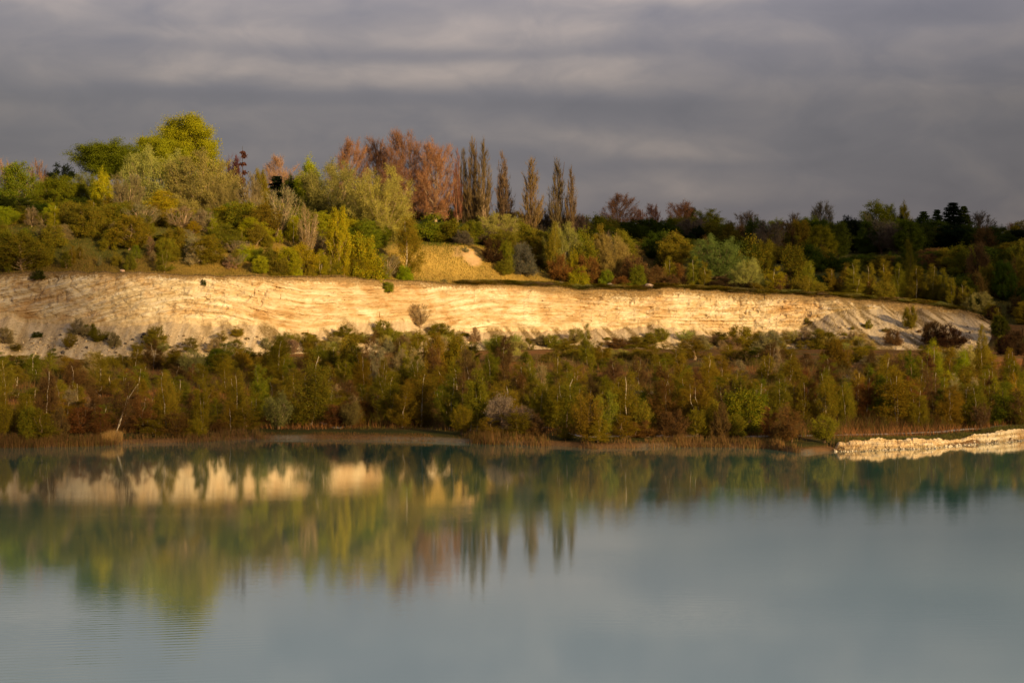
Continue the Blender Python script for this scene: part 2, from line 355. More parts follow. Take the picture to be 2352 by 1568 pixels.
def groundZ(x, y):
    x = np.asarray(x, float); y = np.asarray(y, float)
    s = shoreY(x); e = edgeY(x); L = footL(x); px = 1176 + F * x / np.maximum(y, 150.)
    ez = edgeZ(x)
    # low terrace between lake and quarry face
    t = y - s
    rise = np.interp(t, [-60, -6, -0.6, 0, 1.0, 3, 12, 60, 110, 165, 260], [-6, -1.2, -0.25, 0.0, 0.45, 0.75, 1.1, 2.1, 3.6, FOOTZ - 0.3, FOOTZ])
    bt = bankTop(px) - 0.12
    rise = np.where((t > 0) & (t < 22) & (bt > 0.3), np.maximum(rise, bt * np.interp(t, [0, 0.9, 1.6, 8, 22], [0, 0.6, 1.0, 1.0, 0.7])), rise)
    low = rise + 0.30 * fbm(x * 0.06, y * 0.06, 4, 3) * np.clip(t / 10, 0, 1) + 0.6 * fbm(x * 0.02, y * 0.02, 2, 33) * np.clip((t - 20) / 40, 0, 1)
    # upper ground behind the edge
    tu = y - e
    ybk = np.interp(px, [-600, 0, 400, 520, 640, 760, 860, 900, 1060, 1130, 1200, 1300, 1400, 1500, 1700, 1900, 2100, 2352, 3200], [525, 522, 524, 535, 548, 556, 560, 557, 559, 575, 600, 630, 645, 654, 662, 672, 684, 690, 690])
    zb = CAMZ + (HZ - ybk) / F * (e + 33)
    yf = np.interp(px, [-600, 0, 700, 1050, 1250, 1400, 1600, 1800, 2000, 2352], [500, 500, 500, 503, 520, 536, 556, 566, 568, 562])
    zf = CAMZ + (HZ - yf) / F * (e + 200)
    zm = np.where(px > 1250, zb + (zf - zb) * 0.45, zb + (zf - zb) * 0.30)
    up = np.where(tu < 5, ez + 0.05 * np.maximum(tu, 0), 0)
    a = sstep(5, 33, tu)
    a = 0.5 * a + 0.5 * np.clip((tu - 5) / 28, 0, 1)
    mid = ez + 0.25 + (zb - ez - 0.25) * a
    far = np.where(tu < 80, zb + (zm - zb) * np.clip((tu - 33) / 47, 0, 1), zm + (zf - zm) * np.clip((tu - 80) / 120, 0, 1))
    far = far + np.where(tu > 200, np.clip((tu - 200) / 400, 0, 1) * 2.0, 0)
    up = np.where(tu < 5, up, np.where(tu < 33, mid, far))
    up = up + (0.7 * fbm(x * 0.09, y * 0.09, 4, 21) + 1.0 * fbm(x * 0.035, y * 0.035, 2, 22)) * np.clip((tu - 5) / 8, 0, 1) * np.clip(1.4 - tu / 100, 0.25, 1)
    # the cut itself: hidden below the chalk mesh; at the right end an overgrown slope
    k = np.clip((tu + 0.5) / 1.5, 0, 1)
    kr = np.clip((tu + L) / L, 0, 1)
    w = sstep(2225, 2300, px)
    k = k * (1 - w) + kr * w
    z = low + (up - low) * k
    z = np.where(tu > 1.0, up, z)
    # the near bank, out of sight behind and below the camera, and the lake's far sides
    z = np.where(y < 40, np.maximum(z, np.interp(y, [-50, 4, 14, 34, 40], [19, 18.3, 16, 1.5, -1.5])), z)
    side = sstep(330, 420, np.abs(x)); z = z * (1 - side) + np.maximum(z, 16 + 6 * fbm(x * .01, y * .01, 2, 4)) * side
    return z

def build_ground():
    xs = np.unique(np.concatenate([np.linspace(-6000, -900, 12), np.linspace(-900, -230, 36), np.arange(-230, 240, 1.5), np.linspace(240, 900, 36), np.linspace(900, 6000, 12)]))
    rel = [(0, -1)]  # rows follow the shore and the edge
    nx = len(xs)
    s = shoreY(xs); e = edgeY(xs); L = footL(xs)
    rows = []
    for yy in (-3000, -800, -200, -50, -10, 4, 14, 24, 34, 40, 60, 120, 190): rows.append(np.full(nx, float(yy)))
    for d in (-30, -10, -3, -1, 0, 0.5, 1.0, 1.7, 2.5, 4, 6, 8, 10, 12): rows.append(s + d)
    n = 75
    for k in range(1, n): rows.append((s + 12) + (e - 1.6 - s - 12) * k / n)
    for d in (-1.0, -0.5, 0.0, 0.5, 1.0, 2, 3, 4, 5, 6): rows.append(e + d)
    for d in np.arange(7, 60, 1.5): rows.append(e + d)
    for d in np.arange(62, 240, 6): rows.append(e + d)
    for d in (260, 320, 420, 600, 900, 1500, 3000, 6000): rows.append(e + d)
    Y = np.array(rows); X = np.tile(xs, (len(rows), 1))
    Z = groundZ(X, Y)
    ny = len(rows)
    V = np.stack([X, Y, Z], -1).reshape(-1, 3)
    i = np.arange(ny - 1)[:, None] * nx + np.arange(nx - 1)[None, :]
    Q = np.stack([i, i + 1, i + nx + 1, i + nx], -1).reshape(-1, 4)
    # colours of what grows or lies on it
    px = 1176 + F * X / np.maximum(Y, 150.); t = Y - s; tu = Y - e
    col = np.zeros(X.shape + (3,)); 
    brown = np.array([0.145, 0.075, 0.026]); rust = np.array([0.27, 0.125, 0.042]); olive = np.array([0.075, 0.075, 0.018]); gold = np.array([0.34, 0.225, 0.05]); dgreen = np.array([0.04, 0.055, 0.012]); sand = np.array([0.62, 0.40, 0.19]); chalk = np.array([0.42, 0.36, 0.28])
    def mixc(c, w): 
        w = np.clip(w, 0, 1)[..., None]; return col * (1 - w) + c * w
    col[:] = brown
    n1 = fbm(X * 0.05, Y * 0.05, 4, 50); n2 = fbm(X * 0.12, Y * 0.12, 3, 51)
    col = mixc(rust, sstep(-0.1, 0.25, n1) * sstep(35, 55, t))
    col = mixc(olive, sstep(0.0, 0.35, n2) * 0.7)
    col = mixc(olive * 0.7, sstep(14, 6, t) * sstep(1.5, 3, t))
    col = mixc(chalk * 0.45, sstep(2.0, 0.4, t) * (0.15 + 0.6 * sstep(0.0, 0.3, n2)))
    up = tu > 0
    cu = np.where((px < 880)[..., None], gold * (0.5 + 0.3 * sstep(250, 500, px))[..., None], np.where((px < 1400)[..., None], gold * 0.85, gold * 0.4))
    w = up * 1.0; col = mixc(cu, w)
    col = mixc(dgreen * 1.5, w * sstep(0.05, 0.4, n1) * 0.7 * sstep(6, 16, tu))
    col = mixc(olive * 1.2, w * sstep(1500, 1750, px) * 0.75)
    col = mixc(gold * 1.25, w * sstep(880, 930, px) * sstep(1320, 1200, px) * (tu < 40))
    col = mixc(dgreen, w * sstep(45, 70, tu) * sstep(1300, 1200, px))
    col = mixc(np.array([0.24, 0.16, 0.07]), w * sstep(3.5, 1.5, tu))
    # the bare sandy slip on the lit bank
    dd = ((px - 1083 - (tu - 25) * -1.7) / 19) ** 2 + ((tu - 24.5) / 5.5) ** 2
    col = mixc(sand, sstep(1.25, 0.8, dd + 0.7 * n2))
    dd = ((px - 1050 - (tu - 28) * -1.5) / 12) ** 2 + ((tu - 28) / 4) ** 2
    col = mixc(sand * 0.8, sstep(1.25, 0.8, dd + 0.9 * n2) * 0.7)
    # pale ledges of bare chalk on the terrace, right
    for (a, b, t0, t1) in ((2100, 2330, 80, 92), (1860, 2010, 118, 126), (1640, 1700, 92, 98), (1480, 1540, 96, 103), (1240, 1300, 86, 90)):
        col = mixc(chalk, sstep(a - 15, a + 15, px + 40 * n2) * sstep(b + 15, b - 15, px) * sstep(t0 - 2, t0 + 1, t + 6 * n2) * sstep(t1 + 2, t1 - 1, t + 6 * n2))
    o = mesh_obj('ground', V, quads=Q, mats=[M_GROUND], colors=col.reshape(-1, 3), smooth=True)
    tag(o, kind='structure')
    return o
build_ground()

def build_water():
    V = [(-900, 20, 0), (900, 20, 0), (900, 420, 0), (-900, 420, 0)]
    tag(mesh_obj('water', V, quads=[(0, 1, 2, 3)], mats=[M_WATER]), kind='structure')
build_water()

def build_cliff():
    xs = np.arange(-235, 141.5, 0.33); nx = len(xs)
    e = edgeY(xs); ez = edgeZ(xs); fz = faceZ(xs); L = footL(xs); px = 1176 + F * xs / e
    fz = np.minimum(fz, ez - 0.4)
    fz = fz + 1.8 * fbm(xs * 0.045, xs * 0, 3, 71) + 1.0 * fbm(xs * 0.25, xs * 0, 2, 72)
    fz = np.minimum(fz, ez - 0.4)
    nt, nf = 34, 62
    T = []
    w = np.interp(px, [-600, 0, 100, 220, 330, 430, 520, 620, 700, 850, 980, 1060, 1130, 1260, 1400, 1560, 1750, 1950, 2300], [80, 62, 48, 18, -14, -30, -22, 0, 14, 14, 8, -6, -14, -8, 2, 6, 6, -6, 0]) / F * e
    rows = []
    zf_ = FOOTZ - 1.5
    yface = e - np.interp(px, [0, 1700, 1900, 2100, 2300], [4.0, 4.0, 6.0, 1.5, 1.0])
    for j in range(nt):                       # scree apron
        t = j / (nt - 1)
        z = zf_ + (fz - zf_) * t
        y = (e - L) + (yface - (e - L)) * (t ** 0.93)
        rows.append((y, z, np.ones(nx), np.zeros(nx)))
    for j in range(1, nf + 1):                # rock face
        t = j / nf
        z = fz + (ez - fz) * t
        y = yface + (e - yface) * t ** 1.2
        rows.append((y, z, np.clip(1.0 - j * (0.05 + 0.10 * vnoise(xs * 0.12, xs * 0, 73)), 0, 1), np.full(nx, t)))
    for d, dz in ((0.7, 0.12), (1.6, 0.12), (2.8, 0.05), (4.0, -0.25)):
        rows.append((e + d, ez + dz + 0.06, np.zeros(nx), np.full(nx, 2.0)))
    Y = np.array([r[0] for r in rows]); Z = np.array([r[1] for r in rows]); Tal = np.array([r[2] for r in rows]); Ft = np.array([r[3] for r in rows])
    X = np.tile(xs, (len(rows), 1)); PXX = np.tile(px, (len(rows), 1)); EZ = np.tile(ez, (len(rows), 1))
    bed = Z + w[None, :] + 0.35 * fbm(X * 0.05, Z * 0.1, 3, 88)
    face = (1 - Tal) * (Ft < 1.5)
    endf = sstep(2000, 1850, PXX)
    # bedding ledges
    led = fbm(bed * 1.35, X * 0.018, 3, 90, 0.65)
    led2 = fbm(bed * 3.1, X * 0.06, 2, 91)
    blk = vnoise(X * 0.42 + np.floor(bed * 1.1) * 3.7, np.floor(bed * 1.1) * 1.3, 92) - 0.5
    but = fbm(X * 0.035, Z * 0.03, 3, 93)
    disp = face * (endf * ((0.32 * led + 0.22 * led2) * (0.3 + 1.4 * vnoise(X * 0.05, Z * 0.12, 81)) + 0.85 * blk * (0.3 + 1.2 * vnoise(X * 0.07, Z * 0.2, 82))) + 1.6 * but + 0.9 * fbm(X * 0.5, Z * 0.7, 5, 94, 0.62))
    crack = np.clip(1 - np.abs(fbm(X * 0.16, Z * 0.12, 4, 95)) * 10, 0, 1) * sstep(0.5, 0.72, vnoise(X * 0.12, Z * 0.22, 83))
    disp = disp - face * endf * crack * 0.7
    topfade = np.clip((EZ - Z) / 1.2, 0, 1)
    tal = Tal * np.clip((Z - zf_) / 1.0, 0, 1)
    fan = fbm(X * 0.06, Y * 0.0 + 2.0, 3, 96)
    disp2 = tal * (0.8 * fan * np.sin(np.clip((Z - zf_) / np.maximum(fz[None, :] - zf_, 0.1), 0, 1) * math.pi) + 0.22 * fbm(X * 0.9, Y * 0.5, 3, 97) + 0.35 * fbm(X * 0.35 + Z * 0.12, Z * 0.05, 2, 98))
    Y = Y - disp * (0.25 + 0.75 * topfade) - disp2 * 0.6
    Z = Z + disp2 * 0.55 + (Ft == 2) * 0.12 * fbm(X * 0.8, Y * 0.8, 2, 99)
    ny = len(rows)
    soil = np.clip(1.15 - (EZ - Z) / np.interp(PXX, [0, 1000, 1300, 2300], [1, 1, 1.7, 1.7]) / (1.8 + 2.6 * (0.5 + fbm(X * 0.12, X * 0, 3, 101))), 0, 1.2) * 0.62
    soil = np.where(Ft == 2, 1.0, soil)
    # brown mats of weed and earth on the scree and gullies
    dg = X + (Z - 8) * 0.9
    st = sstep(0.02, 0.22, fbm(dg * 0.55, Z * 0.16, 4, 102, 0.6)) * np.clip(Tal + sstep(1820, 1950, PXX), 0, 1) * 0.95 * np.interp(PXX, [0, 450, 600, 2352], [0.35, 0.5, 1.15, 1.25])
    st = np.maximum(st, 0.5 * sstep(0.1, 0.5, fbm(X * 0.1, Z * 0.2, 3, 103)) * sstep(3.2, 0.5, EZ - Z) * sstep(900, 1150, PXX))
    i = np.arange(ny - 1)[:, None] * nx + np.arange(nx - 1)[None, :]
    Q = np.stack([i, i + 1, i + nx + 1, i + nx], -1).reshape(-1, 4)
    keep = ((px[:-1] < 2290)[None, :] & np.ones((ny - 1, 1), bool)).reshape(-1)
    V = np.stack([X, Y, Z], -1).reshape(-1, 3)
    o = mesh_obj('cliff', V, quads=Q[keep], mats=[M_CHALK], smooth=False,
                 fattrs={'bed': bed.ravel(), 'talus': Tal.ravel(), 'soil': soil.ravel(), 'along': X.ravel(), 'stain': st.ravel(), 'down': Z.ravel()})
    tag(o, kind='structure')
    return (X, Y, Z, px)
CL = build_cliff()
def cliff_point(px, row):
    """a point of the chalk mesh that shows at this column and row"""
    X, Y, Z, _ = CL
    P = 1176 + F * X / Y; R = HZ - (Z - CAMZ) / Y * F
    d = (P - px) ** 2 + (R - row) ** 2
    k = np.unravel_index(np.argmin(d), d.shape)
    return float(X[k]), float(Y[k]), float(Z[k])

def build_bank():
    # the low undercut chalk bank that fronts the lake on the right
    pxs = np.linspace(1918, 2480, 900); s0 = np.interp(pxs, shore_t[:, 0], shD)
    xs = PX(pxs, s0); nx = len(xs)
    s = shoreY(xs)
    top = np.interp(pxs, [1918, 1940, 1980, 2022, 2200, 2228, 2292, 2352, 2480], [1016, 1013, 1010, 1009, 1009, 1002, 988, 984, 980])
    zt = CAMZ - (top - HZ) / F * (s + 1.2); zt = zt * sstep(1914, 1930, pxs)
    zt = zt + (0.5 * fbm(xs * 0.7, xs * 0, 5, 7, 0.65) - 0.5 * sstep(0.62, 0.8, vnoise(xs * 0.35, xs * 0, 14))) * sstep(1914, 1960, pxs)
    nr = 15; rows = []
    for j in range(nr):
        t = j / (nr - 1); z = -0.4 + (zt + 0.4) * t
        y = s - 0.35 + 1.3 * t ** 1.5
        y = y - (1.3 * fbm(xs * 0.8, t * 2.2 + xs * 0, 5, 8, 0.65) + 1.1 * fbm(xs * 0.3, t * .6 + xs * 0, 3, 10)) * min(1, 0.3 + t * 1.5) * (1 - 0.4 * t)
        rows.append((y, z + 0.06 * fbm(xs * 2, xs * 0 + t * 4, 2, 11)))
    for d, dz in ((0.6, -0.02), (1.3, -0.3)): rows.append((s + 0.6 + d, zt + dz))
    Y = np.array([r[0] for r in rows]); Z = np.array([r[1] for r in rows]); X = np.tile(xs, (len(rows), 1)); ny = len(rows)
    soil = np.zeros_like(Z); soil[nr] = 0.3; soil[nr + 1:] = 0.8
    i = np.arange(ny - 1)[:, None] * nx + np.arange(nx - 1)[None, :]
    Q = np.stack([i, i + 1, i + nx + 1, i + nx], -1).reshape(-1, 4)
    o = mesh_obj('chalk_bank', np.stack([X, Y, Z], -1).reshape(-1, 3), quads=Q, mats=[M_CHALK],
                 fattrs={'bed': (Z * 2.5).ravel(), 'talus': np.zeros(Z.size), 'soil': soil.ravel(), 'along': X.ravel() * 1.5, 'stain': (0.75 * sstep(0.5, 0.1, Z)).ravel(), 'down': Z.ravel()})
    tag(o, kind='structure')
build_bank()

def build_path():
    pts = np.array([(596, 1001, 3), (640, 997, 3.5), (720, 994, 3.5), (800, 994, 3.2), (880, 994, 3.2), (960, 996, 3.2), (1040, 999, 3.5), (1110, 1001, 2.4), (1190, 1003, 2.0), (1290, 1004, 1.6), (1400, 1003, 1.6),
                    (1500, 1001, 2.2), (1580, 1001, 2.6), (1650, 1001, 2.2), (1760, 1001, 1.8), (1860, 1000, 1.8), (1960, 998, 1.6), (2060, 996, 1.5), (2160, 992, 1.4), (2260, 982, 1.6), (2352, 974, 2)], float)
    u = np.linspace(0, 1, 500); k = np.linspace(0, 1, len(pts))
    px = np.interp(u, k, pts[:, 0]); row = np.interp(u, k, pts[:, 1]); w = np.interp(u, k, pts[:, 2])
    D = np.full_like(px, 300.)
    for _ in range(12): D = np.clip((CAMZ - groundZ(PX(px, D), D)) * F / (row - HZ), 270, 330)
    for _ in range(3): D = np.convolve(np.pad(D, 6, 'edge'), np.ones(13) / 13, 'valid')
    x = PX(px, D); rows = []
    for j in range(7):
        f = (j / 6 - 0.5); edge = 0.5 * fbm(x * 0.3, x * 0 + j, 3, 12) * (j in (0, 6))
        yy = D + f * w * 1.15 + edge
        rows.append(np.stack([x, yy, groundZ(x, yy) + (0.06 if 0 < j < 6 else 0.015)], -1))
    V = np.array(rows); nx = len(px)
    i = np.arange(6)[:, None] * nx + np.arange(nx - 1)[None, :]
    Q = np.stack([i, i + 1, i + nx + 1, i + nx], -1).reshape(-1, 4)
    tag(mesh_obj('path', V.reshape(-1, 3), quads=Q, mats=[M_GRAVEL], smooth=True), kind='structure')
build_path()

# ------------------------------------------------------------------ growing trees
class Geo:
    def __init__(s): s.V = []; s.Q = []; s.T = []; s.C = []; s.n = 0
    def add(s, V, Q=None, T=None, C=None):
        V = np.asarray(V, float)
        s.V.append(V); s.C.append(np.ones((len(V), 3)) if C is None else np.asarray(C, float))
        if Q is not None and len(Q): s.Q.append(np.asarray(Q) + s.n)
        if T is not None and len(T): s.T.append(np.asarray(T) + s.n)
        s.n += len(V)
    def obj(s, name, mats, link=False):
        V = np.concatenate(s.V); Cc = np.concatenate(s.C)
        Q = np.concatenate(s.Q) if s.Q else None; T = np.concatenate(s.T) if s.T else None
        return mesh_obj(name, V, quads=Q, tris=T, mats=mats, colors=Cc, smooth=False, link=link)

def tube(g, P, R, sides=5, col=(1, 1, 1)):
    P = np.asarray(P, float); n = len(P)
    d = np.gradient(P, axis=0); d /= np.linalg.norm(d, axis=1)[:, None] + 1e-9
    a = np.cross(d, np.array([0.31, 0.95, 0.05])); a /= np.linalg.norm(a, axis=1)[:, None] + 1e-9
    b = np.cross(d, a)
    th = np.arange(sides) * 2 * math.pi / sides
    V = P[:, None, :] + (np.cos(th)[None, :, None] * a[:, None, :] + np.sin(th)[None, :, None] * b[:, None, :]) * np.asarray(R)[:, None, None]
    i = np.arange(n - 1)[:, None] * sides + np.arange(sides)[None, :]
    j = np.arange(n - 1)[:, None] * sides + (np.arange(sides)[None, :] + 1) % sides
    Q = np.stack([i, j, j + sides, i + sides], -1).reshape(-1, 4)
    g.add(V.reshape(-1, 3), Q=Q, C=np.tile(col, (n * sides, 1)))

def blades(g, A, B, w, rng, C=None):
    """thin tapering twigs from A to B"""
    d = B - A; r = rng.normal(size=A.shape); s = np.cross(d, r); s /= np.linalg.norm(s, axis=1)[:, None] + 1e-9
    w = np.asarray(w).reshape(-1, 1) * np.ones((len(A), 1))
    V = np.stack([A - s * w / 2, A + s * w / 2, B], 1).reshape(-1, 3)
    T = np.arange(len(A) * 3).reshape(-1, 3)
    g.add(V, T=T, C=None if C is None else np.repeat(C, 3, 0))

def leaves(g, P, size, rng, C, flat=0.0):
    n = len(P); a = rng.normal(size=(n, 3)); a[:, 2] *= (1 - flat); a /= np.linalg.norm(a, axis=1)[:, None]
    r = rng.normal(size=(n, 3)); b = np.cross(a, r); b /= np.linalg.norm(b, axis=1)[:, None] + 1e-9
    s = size * (0.6 + 0.8 * rng.random((n, 1)))
    V = np.stack([P - a * s * .5, P - b * s * .33, P + a * s * .5, P + b * s * .33], 1).reshape(-1, 3)
    g.add(V, Q=np.arange(n * 4).reshape(-1, 4), C=np.repeat(C, 4, 0))

ENV = {
 'round': lambda t: np.sin(np.pi * np.clip(0.14 + 0.82 * t, 0, 1)) ** 0.55,
 'dome':  lambda t: np.sqrt(np.clip(1 - np.clip((t - 0.25) / 0.75, 0, 1) ** 2, 0, 1)) * (0.75 + 0.25 * np.clip(t / 0.25, 0, 1)),
 'fan':   lambda t: np.clip(0.25 + 1.3 * t, 0, 1) * np.sqrt(np.clip(1 - np.clip((t - 0.55) / 0.45, 0, 1) ** 2, 0, 1)) ** 0.9,
 'column': lambda t: np.sin(np.pi * np.clip(0.13 + 0.87 * t, 0, 1)) ** 0.7 * (1.0 - 0.35 * t),
 'egg':   lambda t: np.sin(np.pi * np.clip(0.12 + 0.86 * t, 0, 1)) ** 0.8 * (1.08 - 0.45 * t),
 'cone':  lambda t: (1 - t) ** 0.85 + 0.04,
 'half':  lambda t: 1 - t,
 'bush':  lambda t: np.sqrt(np.clip(1 - t ** 2.2, 0, 1)),
}

def grow(seed, H=10, W=6, zb=2, env='round', stems=1, spread=0.1, limbs=40, subs=7, rise=0.8, top=0.75, r0=0.16, curve=0.25,
         nleaf=30, leaf=0.2, clump=0.35, ntwig=10, twig=0.7, tw=0.03, twig_up=0.5, droop=0.0, inner=0.35, sublen=0.9, lean=0.0,
         var=0.25, yellow=0.15, limb_r=0.35, flat=0.0, uneven=0.22, subr=0.02, limb_dark=False):
    rng = np.random.default_rng(seed); wood = Geo(); crown = Geo(); e = ENV[env]
    phl = rng.random() * 6.28
    ST = []
    for k in range(stems):
        ph = 2 * math.pi * (k + rng.random() * 0.7) / max(stems, 1)
        m = 9; t = np.linspace(0, 1, m); hh = H * top * (1 if k == 0 else rng.uniform(0.72, 1.0))
        off = spread * H * (rng.uniform(0.5, 1) if stems > 1 else 0)
        P = np.stack([np.cos(ph) * off * t ** 1.2, np.sin(ph) * off * t ** 1.2, hh * t], -1)
        P[:, 0] += lean * H * t ** 1.3
        wob = 0.026 * H * np.cumsum(rng.normal(size=(m, 2)), 0) * 0.45; wob[0] = 0; P[:, :2] += wob
        if stems > 1: P[0, :2] += 0.25 * r0 * 4 * np.array([math.cos(ph), math.sin(ph)])
        R = r0 / math.sqrt(stems) * (1 - 0.82 * t) ** 0.9; R[0] *= 1.25
        tube(wood, P, R, 6 if stems < 3 else 5)
        ST.append((P, R))
    hs = (H - zb)
    lob = rng.random(8) * 6.28; amp = uneven
    nmade = 0
    while nmade < limbs:
        t = rng.random(); r = float(e(np.array([t]))[0])
        if rng.random() > r + 0.15: continue
        ph = rng.random() * 6.2832
        lobf = 1 + amp * (math.sin(2 * ph + lob[0] + 3 * t) + math.sin(3 * ph + lob[1] - 5 * t) * 0.7 + math.sin(7 * t + lob[2]))/1.7
        rad = W / 2 * r * lobf * (inner + (1 - inner) * math.sqrt(rng.random()))
        z = zb + t * hs * (1 + 0.06 * math.sin(3 * ph + lob[3]))
        tgt = np.array([math.cos(ph) * rad + lean * H * (z / H) ** 1.3, math.sin(ph) * rad, z])
        best = 0
        if stems > 1:
            best = int(np.argmin([np.hypot(P[-1, 0] - tgt[0], P[-1, 1] - tgt[1]) for P, _ in ST]))
        P, R = ST[best]
        zs = np.clip(z - rad * rise - 0.04 * H, zb * 0.55 if stems == 1 else 0.12 * H, P[-1, 2] * 0.97)
        st = np.array([np.interp(zs, P[:, 2], P[:, i]) for i in range(3)])
        rr = float(np.interp(zs, P[:, 2], R)) * limb_r + 0.004
        d = tgt - st; ln = np.linalg.norm(d)
        c = st + d * 0.5 + np.array([0, 0, (-curve if rise > 0.9 else curve * 0.3) * ln * 0.5]) + np.array([d[0], d[1], 0]) * curve * 0.5 * (1 if rise > 0.9 else -0.2) + rng.normal(size=3) * 0.05 * ln
        tt = np.linspace(0, 1, 6)[:, None]
        L = (1 - tt) ** 2 * st + 2 * tt * (1 - tt) * c + tt ** 2 * tgt
        if limb_dark: tube(crown, L, rr * (1 - 0.8 * tt[:, 0]) + 0.006, 4, col=(0.9, 0.75, 0.8))
        else: tube(wood, L, rr * (1 - 0.8 * tt[:, 0]) + 0.006, 4)
        # secondary shoots
        ns = subs; q = 0.30 + 0.70 * rng.random(ns) ** 0.7; q[0] = 1.0
        A = (1 - q[:, None]) ** 2 * st + 2 * q[:, None] * (1 - q[:, None]) * c + q[:, None] ** 2 * tgt
        od = A.copy(); od[:, 2] = 0; od /= np.linalg.norm(od, axis=1)[:, None] + 1e-6
        dirn = rng.normal(size=(ns, 3)) * 0.6 + od * 0.55 + d / (ln + 1e-6) * 0.5 + np.array([0, 0, 0.35 * (rise)])
        dirn /= np.linalg.norm(dirn, axis=1)[:, None]
        ll = sublen * (0.5 + 0.8 * rng.random((ns, 1)))
        B = A + dirn * ll
        blades(crown, A, B, subr * 2, rng)
        if ntwig:
            k = ns * ntwig; idx = np.repeat(np.arange(ns), ntwig); f = rng.random((k, 1))
            a = A[idx] + (B - A)[idx] * f
            td = rng.normal(size=(k, 3)) * 0.5 + dirn[idx] * 0.5; td[:, 2] += twig_up - droop; td /= np.linalg.norm(td, axis=1)[:, None]
            b = a + td * twig * (0.4 + 0.9 * rng.random((k, 1)))
            v = 1 + var * (rng.random((k, 1)) - 0.5)
            blades(crown, a, b, tw, rng, C=v * np.ones((k, 3)))
        if nleaf:
            k = ns * nleaf; idx = np.repeat(np.arange(ns), nleaf); f = rng.random((k, 1)) ** 0.8
            p = A[idx] + (B - A)[idx] * (0.25 + 0.95 * f) + rng.normal(size=(k, 3)) * clump * np.array([1, 1, 0.75])
            p[:, 2] -= droop * rng.random(k) * 0.9
            cl = 1 + var * 0.9 * (rng.random((ns, 1))[idx] - 0.5)
            v = cl * (1 + var * (rng.random((k, 1)) - 0.5)); yv = yellow * rng.normal(size=(k, 1))
            Cc = np.concatenate([v * (1 + yv), v, v * (1 - yv * 0.5)], 1)
            leaves(crown, p, leaf, rng, np.clip(Cc, 0.1, 3), flat)
        nmade += 1
    return wood, crown, H, W

def conifer(seed, H=12, W=5, zb=1.0, whorls=26, per=7, nleaf=55, leaf=0.28, sparse=0.0, droopy=0.25, env='cone'):
    rng = np.random.default_rng(seed); wood = Geo(); crown = Geo()
    t = np.linspace(0, 1, 8); P = np.stack([0 * t, 0 * t, H * t], -1); P[:, :2] += np.cumsum(rng.normal(size=(8, 2)), 0) * 0.03; P[0, :2] = 0
    tube(wood, P, 0.17 * (1 - 0.92 * t) + 0.01, 6); e = ENV[env]
    for k in range(whorls):
        tk = (k + rng.random() * 0.6) / whorls; z = zb + (H - zb) * tk; R = W / 2 * float(e(np.array([tk]))[0])
        for j in range(per):
            if rng.random() < sparse: continue
            ph = rng.random() * 6.283; L = R * rng.uniform(0.6, 1.1)
            st = np.array([0, 0, z]); en = np.array([math.cos(ph) * L, math.sin(ph) * L, z - droopy * L + rng.uniform(-.1, .25) * L])
            tube(wood, np.array([st, (st + en) / 2 + [0, 0, 0.08 * L], en]), [0.035, 0.025, 0.01], 3)
            f = rng.random((nleaf, 1)) ** 0.7
            p = st + (en - st) * (0.15 + 0.9 * f) + rng.normal(size=(nleaf, 3)) * np.array([.22, .22, .12]) * (0.4 + 0.5 * L / (W / 2) + 0.3)
            v = 1 + 0.3 * (rng.random((nleaf, 1)) - 0.5); leaves(crown, p, leaf, rng, v * np.ones((nleaf, 3)), 0.5)
    return wood, crown, H, W

PROTO = {}
def proto(kind, n, fn, bark=M_BARK):
    L = []
    for i in range(n):
        w, c, H, W = fn(1000 + 37 * i + sum(map(ord, kind)))
        wo = w.obj('trunk', [bark]).data; co = c.obj('crown', [M_LEAF]).data
        # true extent of the crown
        a = np.concatenate(c.V); hx = np.percentile(np.abs(a[:, 0] - np.median(a[:, 0])), 97.5); hz = np.percentile(a[:, 2], 99.3)
        L.append((wo, co, hz, 2 * hx))
    PROTO[kind] = L
proto('broadleaf', 5, lambda s: grow(s, H=14, W=11, zb=1.4, env='round', limbs=125, subs=9, rise=0.6, nleaf=95, leaf=0.17, clump=0.34, ntwig=3, twig=0.9, tw=0.03, sublen=1.5, inner=0.42, r0=0.32, uneven=0.17, flat=0.3))
proto('high_crown', 3, lambda s: grow(s, H=14, W=7, zb=8.2, env='round', limbs=90, subs=9, rise=0.5, nleaf=120, leaf=0.125, clump=0.32, var=0.16, yellow=0.06, ntwig=3, twig=0.8, tw=0.03, sublen=1.0, inner=0.3, r0=0.28, uneven=0.12, top=0.85, flat=0.3))
proto('airy_tree', 4, lambda s: grow(s, H=13, W=8, zb=1.8, env='egg', limbs=72, subs=8, rise=1.0, nleaf=44, leaf=0.21, clump=0.36, ntwig=10, twig=1.1, tw=0.04, sublen=1.3, r0=0.24, uneven=0.25))
proto('willow', 4, lambda s: grow(s, H=13, W=12, zb=1.0, env='round', stems=4, spread=0.22, limbs=130, subs=10, rise=1.5, nleaf=52, leaf=0.15, clump=0.33, ntwig=14, twig=1.0, tw=0.038, sublen=1.2, top=0.6, r0=0.6, uneven=0.09, yellow=0.06, inner=0.45, twig_up=0.7))
proto('red_poplar', 5, lambda s: grow(s, H=16, W=12, zb=0.6, env='round', stems=2, spread=0.08, limbs=150, subs=9, rise=1.05, nleaf=13, leaf=0.15, clump=0.4, ntwig=15, twig=1.3, tw=0.036, sublen=1.3, top=0.85, r0=0.34, uneven=0.10, twig_up=1.0, inner=0.2, limb_r=0.25))
